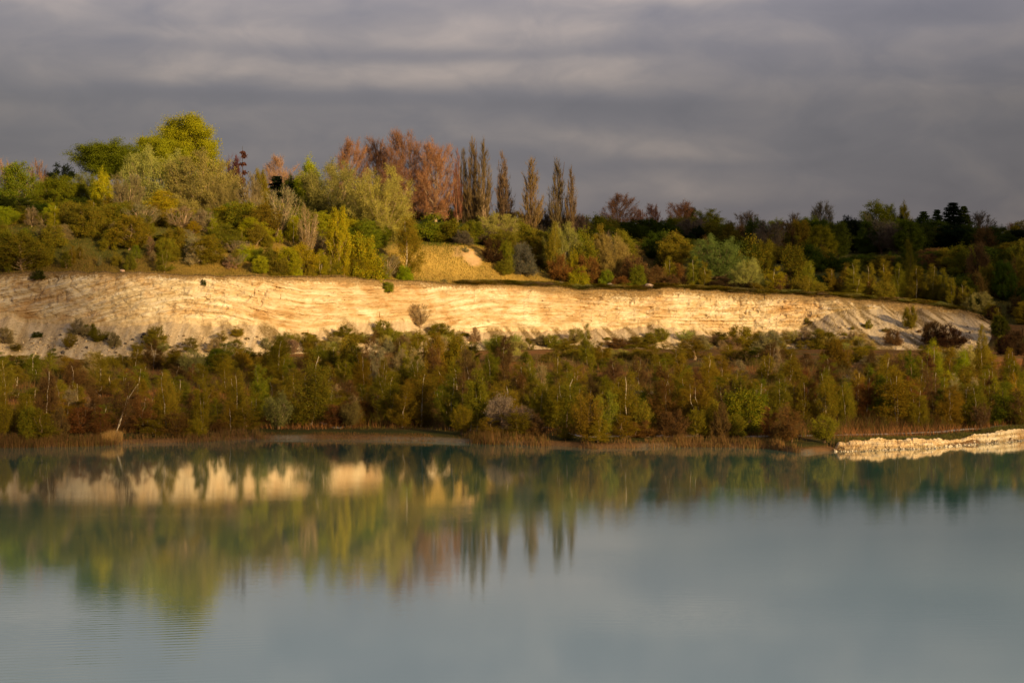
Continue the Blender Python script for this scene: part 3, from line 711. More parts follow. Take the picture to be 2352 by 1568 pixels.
proto('columnar_poplar', 4, lambda s: grow(s, H=18, W=4.4, zb=0.4, env='column', stems=3, spread=0.06, limbs=90, subs=7, rise=4.2, nleaf=1, leaf=0.2, clump=0.2, ntwig=14, twig=1.3, tw=0.045, sublen=1.3, top=0.96, r0=0.36, curve=0.5, twig_up=1.9, inner=0.3, uneven=0.42, var=0.4))
proto('bare_tree', 4, lambda s: grow(s, H=12, W=7, zb=2.0, env='fan', stems=3, spread=0.14, limbs=70, subs=9, rise=1.8, nleaf=2, leaf=0.2, clump=0.3, ntwig=15, twig=1.1, tw=0.045, sublen=1.2, top=0.75, r0=0.34, twig_up=0.9, uneven=0.2))
proto('many_stemmed_tree', 3, lambda s: grow(s, H=11, W=6.5, zb=1.2, env='fan', stems=8, spread=0.2, limbs=60, subs=8, rise=2.4, nleaf=4, leaf=0.2, clump=0.3, ntwig=12, twig=0.9, tw=0.04, sublen=1.0, top=0.85, r0=0.55, twig_up=1.0))
proto('green_birch', 7, lambda s: grow(s, H=10, W=4.6, zb=0.9, env='egg', stems=1 + (s % 3 == 0), spread=0.07, limbs=62, subs=8, rise=1.1, nleaf=30, leaf=0.125, clump=0.27, ntwig=9, twig=0.6, tw=0.028, sublen=0.75, top=0.92, r0=0.13, droop=0.35, limb_r=0.3, uneven=0.25, lean=0.06 * ((s % 5) - 2) / 2, limb_dark=True), M_BIRCH)
proto('bare_birch', 7, lambda s: grow(s, H=10, W=4.8, zb=0.6, env='egg', stems=1 + (s % 2), spread=0.09, limbs=62, subs=8, rise=1.3, nleaf=11, leaf=0.12, clump=0.3, ntwig=20, twig=0.75, tw=0.026, sublen=0.8, top=0.9, r0=0.12, droop=0.25, limb_r=0.3, uneven=0.25, lean=0.08 * ((s % 5) - 2) / 2, limb_dark=True), M_BIRCH)
proto('sapling', 6, lambda s: grow(s, H=8, W=2.8, zb=0.4, env='egg', stems=1 + (s % 3), spread=0.08, limbs=44, subs=7, rise=1.9, nleaf=16, leaf=0.12, clump=0.22, ntwig=12, twig=0.6, tw=0.024, sublen=0.6, top=0.92, r0=0.09, limb_r=0.3, uneven=0.25, twig_up=0.7, limb_dark=True, lean=0.05 * ((s % 5) - 2) / 2))
proto('leaning_birch', 1, lambda s: grow(s, H=10, W=4.6, zb=3.5, env='egg', stems=2, spread=0.10, limbs=34, subs=7, rise=1.2, nleaf=8, leaf=0.14, clump=0.28, ntwig=12, twig=0.7, tw=0.026, sublen=0.8, top=0.92, r0=0.12, droop=0.25, limb_r=0.25, lean=0.2, limb_dark=True), M_BIRCH)
proto('green_shrub', 5, lambda s: grow(s, H=4, W=5, zb=0.1, env='bush', stems=5, spread=0.3, limbs=56, subs=8, rise=0.8, nleaf=38, leaf=0.15, clump=0.25, ntwig=3, twig=0.5, tw=0.03, sublen=0.7, top=0.6, r0=0.12, uneven=0.2, flat=0.3))
proto('twiggy_shrub', 5, lambda s: grow(s, H=4, W=4.6, zb=0.1, env='bush', stems=6, spread=0.3, limbs=58, subs=8, rise=1.2, nleaf=10, leaf=0.14, clump=0.28, ntwig=18, twig=0.6, tw=0.03, sublen=0.6, top=0.7, r0=0.12, twig_up=0.6))
proto('willow_shrub', 4, lambda s: grow(s, H=5, W=4.6, zb=0.5, env='fan', stems=7, spread=0.26, limbs=58, subs=8, rise=1.6, nleaf=19, leaf=0.14, clump=0.26, ntwig=9, twig=0.55, tw=0.028, sublen=0.6, top=0.75, r0=0.2, twig_up=0.8, yellow=0.05))
proto('spruce', 2, lambda s: conifer(s))
proto('pine', 3, lambda s: grow(s, H=9, W=7, zb=1.0, env='round', limbs=48, subs=8, rise=0.35, nleaf=70, leaf=0.24, clump=0.32, ntwig=0, sublen=0.9, r0=0.25, uneven=0.3, flat=0.4, yellow=0.03))
proto('thin_spruce', 1, lambda s: conifer(s, H=10, W=3.2, zb=2, whorls=9, per=5, nleaf=34, leaf=0.34, sparse=0.2, droopy=-0.1))

NAMES = {'high_crown': 'broadleaf_tree', 'broadleaf': 'broadleaf_tree', 'airy_tree': 'broadleaf_tree', 'willow': 'willow_tree', 'red_poplar': 'poplar_tree', 'columnar_poplar': 'poplar_tree', 'bare_tree': 'bare_tree',
         'many_stemmed_tree': 'bare_tree', 'green_birch': 'birch_tree', 'bare_birch': 'birch_tree', 'leaning_birch': 'birch_tree', 'sapling': 'young_tree', 'green_shrub': 'leafy_shrub', 'twiggy_shrub': 'twiggy_shrub',
         'willow_shrub': 'willow_shrub', 'spruce': 'spruce_tree', 'pine': 'pine_tree', 'thin_spruce': 'spruce_tree'}
LEAFC = {  # reflectance of leaf or twig
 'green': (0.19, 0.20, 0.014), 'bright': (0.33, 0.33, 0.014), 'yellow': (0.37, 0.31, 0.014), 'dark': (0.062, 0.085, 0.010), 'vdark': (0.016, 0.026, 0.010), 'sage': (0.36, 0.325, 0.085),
 'olive': (0.22, 0.185, 0.018), 'red': (0.32, 0.165, 0.088), 'pink': (0.36, 0.25, 0.15), 'tan': (0.33, 0.25, 0.12), 'brown': (0.16, 0.092, 0.032), 'rust': (0.21, 0.098, 0.028), 'grey': (0.17, 0.13, 0.09),
 'lomb': (0.23, 0.16, 0.075), 'plum': (0.11, 0.045, 0.035), 'white': (0.5, 0.42, 0.34), 'blossom': (0.30, 0.24, 0.17), 'nsage': (0.22, 0.19, 0.06), 'nolive': (0.235, 0.180, 0.016), 'ngreen': (0.160, 0.165, 0.013), 'dbrown': (0.06, 0.036, 0.016), 'palegreen': (0.17, 0.205, 0.05)}
BARKC = {'brown': (0.16, 0.10, 0.06), 'tan': (0.36, 0.25, 0.15), 'birch': (0.62, 0.52, 0.38), 'dark': (0.06, 0.045, 0.03), 'pale': (0.50, 0.36, 0.22)}
R0 = np.random.default_rng(7)
COUNT = {}
def plant(kind, px, top, w, D, col, bark, label, cat, group=None, sink=0.1, base=None, minh=0.8, rz=None):
    """a tree whose crown tops out at picture row `top` when seen over column px at distance D"""
    if base is None and 450 < D and px < 2290: D = max(D, float(np.interp(px, cl_t[:, 0], cl_t[:, 1])) + 4.5)
    x = float(PX(px, D))
    gz = float(groundZ(x, D)) if base is None else base
    h = max(minh, float(ZY(top, D)) - gz)
    L = PROTO[kind]; k = COUNT.get(kind, 0); COUNT[kind] = k + 1
    wo, co, H0, W0 = L[k % len(L)]
    root = bpy.data.objects.new(NAMES[kind], None); C.objects.link(root)
    root.location = (x, D, gz - sink); root.empty_display_size = 0.5
    sw = w / F * D / W0
    root.scale = (sw, sw, h / H0)
    if rz is None: rz = R0.random() * 6.28
    if kind in ('leaning_birch',): rz = 0
    root.rotation_euler = (0, 0, rz)
    j = 0.88 + 0.24 * R0.random(3) * np.array([1, 1, 1]); b = 0.85 + 0.3 * R0.random()
    lc = LEAFC[col] if isinstance(col, str) else col
    for nm, me, cc in (('trunk', wo, BARKC[bark]), ('crown', co, tuple(lc[i] * j[i] * b for i in range(3)))):
        o = bpy.data.objects.new(nm, me); C.objects.link(o); o.parent = root; o.color = (*cc, 1)
    tag(root, label, cat, group)
    return root

exec_lists = []
HERO = [
# kind, column, top row, width, distance, colour, bark, label, category
('high_crown', 430, 268, 118, 618, 'bright', 'brown', 'tallest tree of the left hilltop, round bright yellow-green crown against the sky', 'tree'),
('high_crown', 364, 312, 106, 612, 'yellow', 'brown', 'golden green tree just left of and below the tallest crown on the hill', 'tree'),
('airy_tree', 472, 322, 100, 622, 'bright', 'brown', 'loose layered yellow-green tree on the right shoulder of the tallest crown', 'tree'),
('thin_spruce', 326, 316, 30, 625, 'green', 'brown', 'small pointed tree tip between the dark green dome and the golden tree', 'tree'),
('high_crown', 250, 328, 140, 600, 'green', 'brown', 'broad dome-shaped dark green tree left of the tallest tree, standing against the sky', 'tree'),
('willow', 362, 348, 165, 575, 'sage', 'tan', 'large grey-green willow filling the middle of the left hill', 'willow'),
('willow', 462, 358, 158, 570, 'sage', 'pale', 'big pale sage willow below the tallest tree, forked tan trunks showing', 'willow'),
('willow', 512, 425, 80, 562, 'sage', 'tan', 'smaller pale willow at the right foot of the big sage willow', 'willow'),
('pine', 136, 383, 72, 640, 'vdark', 'dark', 'black-green pine standing in the gap left of the dark green dome', 'pine'),
('airy_tree', 42, 376, 100, 600, 'green', 'pale', 'light green open tree at the far left of the skyline', 'tree'),
('bare_tree', 84, 372, 55, 610, 'pink', 'tan', 'pinkish leafless tree right behind the leftmost green crown', 'tree'),
('bare_tree', 4, 372, 50, 615, 'pink', 'tan', 'pale pink leafless treetop cut by the left edge of the photo', 'tree'),
('broadleaf', 132, 408, 100, 570, 'green', 'brown', 'bushy mid green tree in front of the black-green pine', 'tree'),
('broadleaf', 38, 452, 90, 560, 'dark', 'dark', 'dark green tree near the left edge, below the light green open tree', 'tree'),
('broadleaf', 100, 468, 90, 545, 'dark', 'dark', 'low dark green tree below the bushy mid green tree', 'tree'),
('broadleaf', 200, 402, 80, 575, 'green', 'brown', 'green tree filling the foot of the dark green dome', 'tree'),
('airy_tree', 236, 395, 50, 560, 'bright', 'tan', 'narrow bright green tree with feathery top before the dark green dome', 'tree'),
('broadleaf', 185, 455, 80, 550, 'dark', 'dark', 'shadowed green tree at the middle of the left hill', 'tree'),
('airy_tree', 255, 455, 70, 540, 'olive', 'tan', 'olive open tree left of the bare forked tree', 'tree'),
('bare_tree', 294, 402, 72, 540, 'tan', 'tan', 'bare forked tan tree in front of the large grey-green willow', 'tree'),
('airy_tree', 372, 440, 80, 540, 'yellow', 'brown', 'yellow-green tree in the middle of the left hill, before the willows', 'tree'),
('broadleaf', 420, 490, 90, 530, 'green', 'brown', 'green tree under the forked trunks of the big sage willow', 'tree'),
('broadleaf', 510, 490, 100, 528, 'green', 'brown', 'rounded green tree right of the big sage willow foot', 'tree'),
('bare_tree', 536, 361, 42, 600, 'plum', 'dark', 'purple-brown leafless tree in the skyline gap right of the tallest tree', 'tree'),
('thin_spruce', 559, 347, 26, 602, 'plum', 'dark', 'thin ragged spruce spire in the skyline gap', 'spruce'),
('bare_tree', 572, 402, 62, 560, 'tan', 'pale', 'bare tree with two pale trunks right of the big sage willow', 'tree'),
('airy_tree', 598, 392, 40, 590, 'olive', 'brown', 'thin olive tree between the spruce spire and the pink bare tree', 'tree'),
('red_poplar', 648, 363, 100, 640, 'pink', 'tan', 'fluffy pinkish bare tree left of the bright green treetop', 'tree'),
('spruce', 636, 405, 72, 610, 'vdark', 'dark', 'dark spruce hidden behind the tall bare stems', 'spruce'),
('airy_tree', 712, 370, 62, 600, 'bright', 'brown', 'bright green pointed treetop at the left of the two round willows', 'tree'),
('broadleaf', 678, 410, 80, 605, 'dark', 'dark', 'dark green tree between the pink bare tree and the willows', 'tree'),
('willow', 762, 379, 140, 585, 'sage', 'tan', 'round pale olive willow on the hill, left of its twin', 'willow'),
('willow', 872, 394, 142, 562, 'sage', 'pale', 'round pale olive willow with a forked leaning trunk, right end of the left hill', 'willow'),
('red_poplar', 808, 324, 86, 700, 'red', 'tan', 'leftmost of the rust red poplars on the skyline', 'poplar'),
('red_poplar', 868, 322, 80, 705, 'red', 'tan', 'second rust red poplar from the left, open top', 'poplar'),
('red_poplar', 934, 306, 104, 695, 'red', 'tan', 'tallest and densest of the rust red poplars', 'poplar'),
('red_poplar', 1000, 330, 88, 690, 'red', 'pale', 'rightmost full rust red poplar with a pale trunk', 'poplar'),
('red_poplar', 900, 380, 90, 680, 'red', 'brown', 'lower rust red poplar behind the round willow', 'poplar'),
('columnar_poplar', 1050, 350, 26, 690, 'red', 'tan', 'slim reddish poplar between the rust red grove and the columnar poplars', 'poplar'),
('columnar_poplar', 1064, 346, 26, 692, 'lomb', 'brown', 'thin sparse columnar poplar, leftmost of the brown ones', 'poplar'),
('columnar_poplar', 1086, 324, 40, 690, 'lomb', 'brown', 'tallest columnar poplar of the row', 'poplar'),
('columnar_poplar', 1110, 330, 40, 688, 'lomb', 'tan', 'columnar poplar close against the right side of the tallest one', 'poplar'),
('columnar_poplar', 1156, 358, 46, 688, 'lomb', 'brown', 'stout columnar poplar standing alone after the tallest pair', 'poplar'),
('columnar_poplar', 1222, 369, 46, 680, 'lomb', 'brown', 'columnar poplar with a split top, middle of the row gap', 'poplar'),
('columnar_poplar', 1281, 371, 42, 684, 'lomb', 'brown', 'last tall columnar poplar, touching the short one at the right end', 'poplar'),
('columnar_poplar', 1311, 391, 30, 682, 'lomb', 'brown', 'short thin columnar poplar at the right end of the row', 'poplar'),
('twiggy_shrub', 1250, 483, 46, 690, 'grey', 'dark', 'grey twiggy bush between the split poplar and the last tall one', 'shrub'),
('twiggy_shrub', 1335, 494, 50, 695, 'grey', 'dark', 'pale twiggy bush right of the short thin poplar', 'shrub'),
# slope of the left hill
('many_stemmed_tree', 105, 488, 44, 515, 'olive', 'tan', 'cluster of thin bare stems on the slope near the left edge', 'tree'),
('green_birch', 208, 515, 26, 512, 'olive', 'birch', 'thin birch with white trunk on the slope, left one of a pair', 'birch'),
('green_birch', 237, 510, 26, 508, 'olive', 'birch', 'thin birch with white trunk on the slope, right one of a pair', 'birch'),
('many_stemmed_tree', 328, 468, 76, 512, 'tan', 'tan', 'fan of bare tan stems on the slope below the forked tree', 'tree'),
('pine', 372, 540, 54, 505, 'dark', 'dark', 'dark evergreen bush beside the fan of bare stems', 'shrub'),
('airy_tree', 395, 530, 50, 503, 'bright', 'brown', 'leafy green sapling right of the dark evergreen bush', 'tree'),
('many_stemmed_tree', 474, 545, 64, 502, 'pink', 'pale', 'low fan of pale bare stems above the cliff edge', 'shrub'),
('many_stemmed_tree', 543, 552, 50, 502, 'pink', 'tan', 'pinkish twiggy clump above the cliff, right of the pale fan', 'shrub'),
('green_shrub', 590, 512, 84, 512, 'bright', 'brown', 'bright green shrub on the slope left of the tall bare stems', 'shrub'),
('green_shrub', 600, 570, 60, 500, 'green', 'brown', 'darker green bush below the bright green shrub', 'shrub'),
('many_stemmed_tree', 640, 432, 76, 520, 'tan', 'pale', 'tall sheaf of bare pale stems in the middle of the left hill', 'tree'),
('many_stemmed_tree', 707, 475, 44, 508, 'tan', 'pale', 'narrow bare tree standing at the cliff edge, left of the yellow one', 'tree'),
('airy_tree', 740, 488, 78, 525, 'yellow', 'brown', 'dark golden tree behind the yellow-leaved sapling', 'tree'),
('airy_tree', 778, 480, 56, 506, 'yellow', 'pale', 'yellow-leaved sapling with two pale stems near the cliff edge', 'tree'),
('green_shrub', 832, 540, 90, 512, 'yellow', 'brown', 'broad yellow-green shrub right of the yellow-leaved sapling', 'shrub'),
('green_birch', 936, 500, 60, 525, 'olive', 'birch', 'slim birch with two pale trunks left of the grassy bank', 'birch'),
('green_shrub', 868, 585, 40, 512, 'green', 'brown', 'small green bush at the foot of the leaning willow trunk', 'shrub'),
('green_shrub', 930, 610, 36, 518, 'bright', 'brown', 'small bright bush on the cliff edge below the slim birch', 'shrub'),
('green_shrub', 985, 496, 110, 575, 'green', 'brown', 'long green thicket behind the crest of the grassy bank, left piece', 'shrub'),
('green_shrub', 1045, 505, 90, 572, 'green', 'brown', 'green thicket in the middle of the grassy bank crest', 'shrub'),
('twiggy_shrub', 1062, 530, 50, 566, 'grey', 'brown', 'greyish brown bush on the crest of the grassy bank', 'shrub'),
('willow', 1140, 492, 100, 590, 'sage', 'pale', 'pale olive willow thicket under the stout lone poplar', 'willow'),
('green_shrub', 1085, 508, 60, 580, 'green', 'brown', 'green bush below the tallest columnar poplar', 'shrub'),
('twiggy_shrub', 1130, 548, 54, 560, 'dbrown', 'dark', 'dark brown thorn bush at the right end of the grassy bank crest', 'shrub'),
('green_shrub', 1166, 556, 34, 560, 'green', 'brown', 'narrow green bush right of the dark brown thorn bush', 'shrub'),
('green_shrub', 1158, 597, 44, 556, 'olive', 'brown', 'small green bush alone on the golden slope', 'shrub'),
('twiggy_shrub', 1195, 560, 60, 562, 'grey', 'dark', 'grey-brown bush on the upper right of the golden slope', 'shrub'),
('airy_tree', 1200, 512, 80, 590, 'olive', 'brown', 'olive thicket below the split poplar', 'tree'),
('willow', 1294, 516, 88, 580, 'sage', 'birch', 'round pale willow under the last columnar poplars', 'willow'),
('green_birch', 1270, 512, 34, 574, 'olive', 'birch', 'birch with a tall white trunk in front of the round pale willow', 'birch'),
('airy_tree', 1235, 530, 60, 585, 'olive', 'brown', 'olive bushy tree left of the white-trunked birch', 'tree'),
('green_birch', 1378, 518, 40, 580, 'olive', 'birch', 'yellowish birch right of the round pale willow', 'birch'),
('willow', 1404, 544, 82, 578, 'sage', 'brown', 'low sage willow right of the yellowish birch', 'willow'),
('twiggy_shrub', 1288, 586, 62, 566, 'rust', 'dark', 'reddish brown bush below the round pale willow', 'shrub'),
('twiggy_shrub', 1350, 588, 62, 566, 'rust', 'dark', 'reddish brown bush behind the bright green bush', 'shrub'),
('green_shrub', 1331, 614, 56, 562, 'bright', 'brown', 'bright green rounded bush alone on the golden slope', 'shrub'),
('green_shrub', 1316, 575, 34, 567, 'bright', 'brown', 'small bright green bush between two reddish brown bushes', 'shrub'),
('twiggy_shrub', 1455, 588, 84, 572, 'brown', 'dark', 'wide brown bush at the right end of the golden slope', 'shrub'),
('green_shrub', 1394, 620, 34, 564, 'green', 'brown', 'small green bush near the boulder on the cliff edge', 'shrub'),
('green_shrub', 1438, 647, 38, 559, 'green', 'brown', 'green bush hanging over the cliff edge beside the boulder', 'shrub'),
('green_shrub', 1464, 610, 40, 566, 'green', 'brown', 'green bush in front of the wide brown bush', 'shrub'),
('twiggy_shrub', 1508, 612, 60, 568, 'brown', 'dark', 'brown bush between the wide brown bush and the olive birch', 'shrub'),
# right hand skyline
('red_poplar', 1426, 447, 78, 760, 'red', 'brown', 'largest of the separate reddish bare trees on the right skyline', 'poplar'),
('red_poplar', 1500, 470, 40, 765, 'red', 'brown', 'small reddish bare tree right of the largest one', 'poplar'),
('red_poplar', 1472, 482, 28, 760, 'red', 'brown', 'tiny reddish treetop between two larger bare trees', 'poplar'),
('red_poplar', 1565, 465, 66, 760, 'red', 'brown', 'reddish bare tree against the bright green dome on the right', 'poplar'),
('pine', 1584, 476, 32, 765, 'vdark', 'dark', 'dark narrow pine beside the green dome on the right', 'pine'),
('broadleaf', 1626, 484, 80, 750, 'green', 'brown', 'green dome-shaped tree on the right skyline', 'tree'),
('bare_tree', 1716, 487, 62, 765, 'grey', 'brown', 'thin grey bare tree right of the green dome', 'tree'),
('bare_tree', 1822, 490, 34, 765, 'grey', 'brown', 'slender bare treetop left of the round bare one', 'tree'),
('bare_tree', 1889, 465, 54, 765, 'grey', 'tan', 'round bare broom-like tree on the right skyline', 'tree'),
('pine', 1946, 498, 36, 765, 'vdark', 'dark', 'small dark pine right of the broom-like tree', 'pine'),
('airy_tree', 2010, 465, 74, 755, 'green', 'brown', 'bushy green tree, highest green crown of the right skyline', 'tree'),
('airy_tree', 2042, 472, 44, 758, 'green', 'brown', 'green crown right behind the highest green one', 'tree'),
('airy_tree', 2076, 470, 34, 755, 'green', 'brown', 'narrow light green tree right of the highest green crown', 'tree'),
('bare_tree', 1992, 490, 34, 745, 'tan', 'tan', 'tan bare tree in front of the highest green crown', 'tree'),
('pine', 2064, 498, 42, 735, 'vdark', 'dark', 'black-green conifer column in front of the narrow light green tree', 'pine'),
('spruce', 2122, 486, 52, 765, 'dark', 'dark', 'dark spruce left of the broadest spruce', 'spruce'),
('spruce', 2152, 482, 46, 768, 'dark', 'dark', 'dark spruce touching the broadest spruce', 'spruce'),
('spruce', 2188, 466, 74, 760, 'vdark', 'dark', 'broadest and darkest spruce on the right skyline', 'spruce'),
('spruce', 2214, 474, 50, 764, 'dark', 'brown', 'brownish spruce behind the right side of the broadest one', 'spruce'),
('bare_tree', 2250, 488, 58, 765, 'grey', 'brown', 'spreading bare tree right of the spruces', 'tree'),
('bare_tree', 2322, 512, 34, 755, 'pink', 'brown', 'tiny pinkish bare tree near the right edge of the skyline', 'tree'),
('airy_tree', 2344, 508, 50, 740, 'green', 'brown', 'green tree at the right edge of the skyline', 'tree'),
# right slope
('willow', 1648, 546, 120, 605, 'palegreen', 'brown', 'large round pale green willow alone on the right slope', 'willow'),
('willow', 1716, 597, 64, 580, 'sage', 'tan', 'smaller greyish willow right of the large pale green one', 'willow'),
('green_birch', 1592, 590, 36, 578, 'olive', 'birch', 'birch with a tall white trunk before the left side of the large pale willow', 'birch'),
('green_birch', 1618, 602, 30, 576, 'olive', 'birch', 'birch with a leaning pale trunk before the large pale willow', 'birch'),
('green_birch', 1780, 612, 44, 576, 'bright', 'birch', 'light green birch with a white trunk right of the greyish willow', 'birch'),
('green_birch', 1538, 590, 36, 585, 'olive', 'birch', 'olive birch left of the large pale willow', 'birch'),
('twiggy_shrub', 1555, 605, 40, 590, 'rust', 'dark', 'reddish bush left of the large pale willow foot', 'shrub'),
('pine', 1886, 632, 48, 585, 'vdark', 'dark', 'dark juniper-like bush in the middle of the right slope', 'shrub'),
('broadleaf', 1886, 520, 70, 690, 'green', 'brown', 'rounded green tree in the shaded wood under the broom-like tree', 'tree'),
('broadleaf', 2180, 575, 60, 640, 'dark', 'dark', 'round dark bush on the shaded slope, below the spruces', 'shrub'),
('bare_birch', 2092, 552, 34, 600, 'olive', 'tan', 'slender tall birch with a brown trunk on the shaded slope', 'birch'),
('willow', 2250, 672, 66, 560, 'sage', 'brown', 'low grey willow at the right end of the chalk slope', 'willow'),
]
for r in HERO:
    kind, px, top, w, D, col, bark, label, cat = r
    grp = {'willow': 'willows on the hill', 'columnar_poplar': 'row of columnar poplars', 'red_poplar': 'rust red poplars on the skyline'}.get(kind)
    plant(kind, px, top, w, D, col, bark, label, cat, grp)

# clusters of white-stemmed birches on the shaded slope behind the chalk end
BR = []
for i, (px, top, w) in enumerate(((1858, 600, 34), (1908, 618, 40), (1945, 606, 36), (1966, 598, 46), (1996, 606, 34), (2032, 596, 48), (2064, 606, 40), (2106, 612, 40), (2140, 608, 36), (2165, 618, 34))):
    BR.append((plant('green_birch', px, top, w, 577 + (i * 7) % 9, 'olive', 'birch', 'x', 'birch', 'birches behind the right end of the cliff'), px))

FILLED = [(o, px, 'wbirch', 'olive', 'on the chalk rim', 'green_birch') for o, px in BR]
def fill(n, x0, x1, D0, D1, topf, wr, kinds, where, group, seed, hgt=None):
    rng = np.random.default_rng(seed)
    for i in range(n):
        px = x0 + (x1 - x0) * (i + rng.random()) / n; D = rng.uniform(D0, D1); kind, col, bark = kinds[rng.integers(len(kinds))]
        D = max(D, float(np.interp(px, cl_t[:, 0], cl_t[:, 1])) + 4.5) if D > 450 and px < 2290 else D
        if hgt:
            h = rng.uniform(*hgt) * (1.35 if 'birch' in kind or 'tree' in kind else 1.0)
            top = HZ - (float(groundZ(PX(px, D), D)) + h - CAMZ) / D * F; w = h * rng.uniform(*wr) * F / D * (0.5 if 'birch' in kind or kind == 'sapling' else 1)
        else:
            top = topf(px) + rng.uniform(-1, 1) * 10; w = rng.uniform(*wr)
        nm = 'shrub' if kind.endswith('shrub') else 'sapling' if kind == 'sapling' else 'birch' if 'birch' in kind else 'conifer' if kind in ('pine', 'spruce') else 'tree'
        o = plant(kind, px, top, w, D, col, bark, 'x', nm, group + ' ' + {'shrub': 'shrubs', 'sapling': 'saplings', 'birch': 'birches', 'conifer': 'conifers', 'tree': 'trees'}[nm], sink=0.2, minh=1.0)
        FILLED.append((o, px, nm, col, where, kind))
T = lambda *p: (lambda px: float(np.interp(px, [q[0] for q in p], [q[1] for q in p])))
G_, O_, D_, Y_, B_ = ('green_shrub', 'green', 'brown'), ('green_shrub', 'olive', 'brown'), ('green_shrub', 'dark', 'dark'), ('airy_tree', 'yellow', 'brown'), ('green_shrub', 'bright', 'brown')
TW, TP, TO, TB, BI = ('twiggy_shrub', 'tan', 'tan'), ('twiggy_shrub', 'pink', 'tan'), ('twiggy_shrub', 'olive', 'brown'), ('twiggy_shrub', 'brown', 'dark'), ('green_birch', 'olive', 'birch')
fill(24, -20, 360, 520, 548, T((0, 482), (200, 470), (330, 470)), (36, 64), [O_, ('airy_tree', 'green', 'tan'), ('airy_tree', 'olive', 'tan'), ('airy_tree', 'bright', 'tan'), ('sapling', 'tan', 'pale'), ('green_birch', 'olive', 'birch')], 'in the hill understorey', 'left hill understorey', 11)
fill(40, -10, 400, 486, 516, None, (0.9, 1.4), [TO, O_, BI, TW, ('sapling', 'olive', 'tan'), ('sapling', 'tan', 'pale'), ('airy_tree', 'olive', 'tan'), ('sapling', 'green', 'tan'), ('green_birch', 'yellow', 'birch'), G_], 'on the left slope', 'left slope', 12, hgt=(2.8, 7.0))
fill(22, 320, 720, 512, 545, T((320, 500), (400, 495), (560, 465), (700, 480)), (50, 80), [G_, Y_, O_, ('broadleaf', 'green', 'brown'), ('airy_tree', 'olive', 'brown')], 'on the upper slope', 'upper middle slope', 13)
fill(54, 395, 890, 490, 520, None, (0.8, 1.3), [TW, O_, B_, ('green_birch', 'yellow', 'birch'), ('sapling', 'yellow', 'pale'), Y_, ('sapling', 'tan', 'pale'), Y_, ('sapling', 'bright', 'tan'), ('airy_tree', 'olive', 'tan'), ('many_stemmed_tree', 'tan', 'pale'), ('sapling', 'olive', 'pale')], 'on the sunny slope', 'sunny slope', 14, hgt=(2.6, 5.8))
fill(12, 640, 870, 530, 562, T((640, 490), (800, 505), (960, 515)), (50, 84), [O_, ('airy_tree', 'olive', 'tan'), Y_, ('airy_tree', 'green', 'brown')], 'under the round willows', 'willow foot', 15)
fill(10, 900, 1330, 528, 560, None, (1.0, 1.6), [O_, TW, TW], 'on the golden bank', 'golden bank', 16, hgt=(0.9, 2.0))
fill(18, 1080, 1440, 575, 625, T((1080, 520), (1200, 530), (1420, 540)), (50, 84), [O_, ('twiggy_shrub', 'grey', 'dark'), ('airy_tree', 'olive', 'brown'), G_], 'in the thicket', 'poplar thicket', 17)
fill(26, 780, 1400, 695, 720, T((780, 470), (1000, 484), (1200, 492), (1400, 505)), (44, 70), [G_, D_, O_, ('twiggy_shrub', 'grey', 'dark')], 'at the poplar feet', 'poplar foot', 19)
fill(12, 1330, 1620, 560, 585, None, (1.0, 1.5), [TB, O_, ('twiggy_shrub', 'rust', 'dark'), TW], 'on the low rise', 'low rise', 18, hgt=(2.0, 4.5))
for k, (a, b, n) in enumerate(((1320, 1560, 16), (1560, 1800, 17), (1800, 2060, 18), (2060, 2370, 20))):
    fill(n, a, b, 690, 750, T((1320, 512), (1400, 516), (1560, 508), (1700, 516), (1850, 505), (1950, 512), (2100, 512), (2250, 524), (2352, 530)), (48, 78),
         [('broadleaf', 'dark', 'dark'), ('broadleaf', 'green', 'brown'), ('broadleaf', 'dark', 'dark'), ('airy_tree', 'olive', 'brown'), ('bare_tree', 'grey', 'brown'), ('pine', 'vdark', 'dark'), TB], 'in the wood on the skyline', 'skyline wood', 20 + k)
for k, (a, b, n) in enumerate(((1400, 1700, 16), (1700, 2000, 18), (2000, 2380, 26))):
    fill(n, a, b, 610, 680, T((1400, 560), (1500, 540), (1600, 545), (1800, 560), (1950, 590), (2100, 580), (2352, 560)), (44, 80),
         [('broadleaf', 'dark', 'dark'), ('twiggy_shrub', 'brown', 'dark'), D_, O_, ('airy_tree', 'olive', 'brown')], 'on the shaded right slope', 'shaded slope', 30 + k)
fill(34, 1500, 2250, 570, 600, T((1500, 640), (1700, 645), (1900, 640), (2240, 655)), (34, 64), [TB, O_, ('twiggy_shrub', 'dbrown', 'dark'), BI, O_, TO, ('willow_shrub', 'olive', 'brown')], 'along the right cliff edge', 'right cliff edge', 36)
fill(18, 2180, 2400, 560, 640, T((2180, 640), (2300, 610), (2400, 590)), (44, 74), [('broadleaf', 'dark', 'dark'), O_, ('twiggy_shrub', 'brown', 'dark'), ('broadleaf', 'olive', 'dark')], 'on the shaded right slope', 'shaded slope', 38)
fill(26, 2180, 2390, 470, 585, None, (0.7, 1.1), [('broadleaf', 'dark', 'dark'), BI, ('twiggy_shrub', 'dbrown', 'dark'), ('bare_birch', 'brown', 'birch'), ('broadleaf', 'olive', 'dark')], 'in the dark corner', 'dark corner', 37, hgt=(4.0, 7.5))

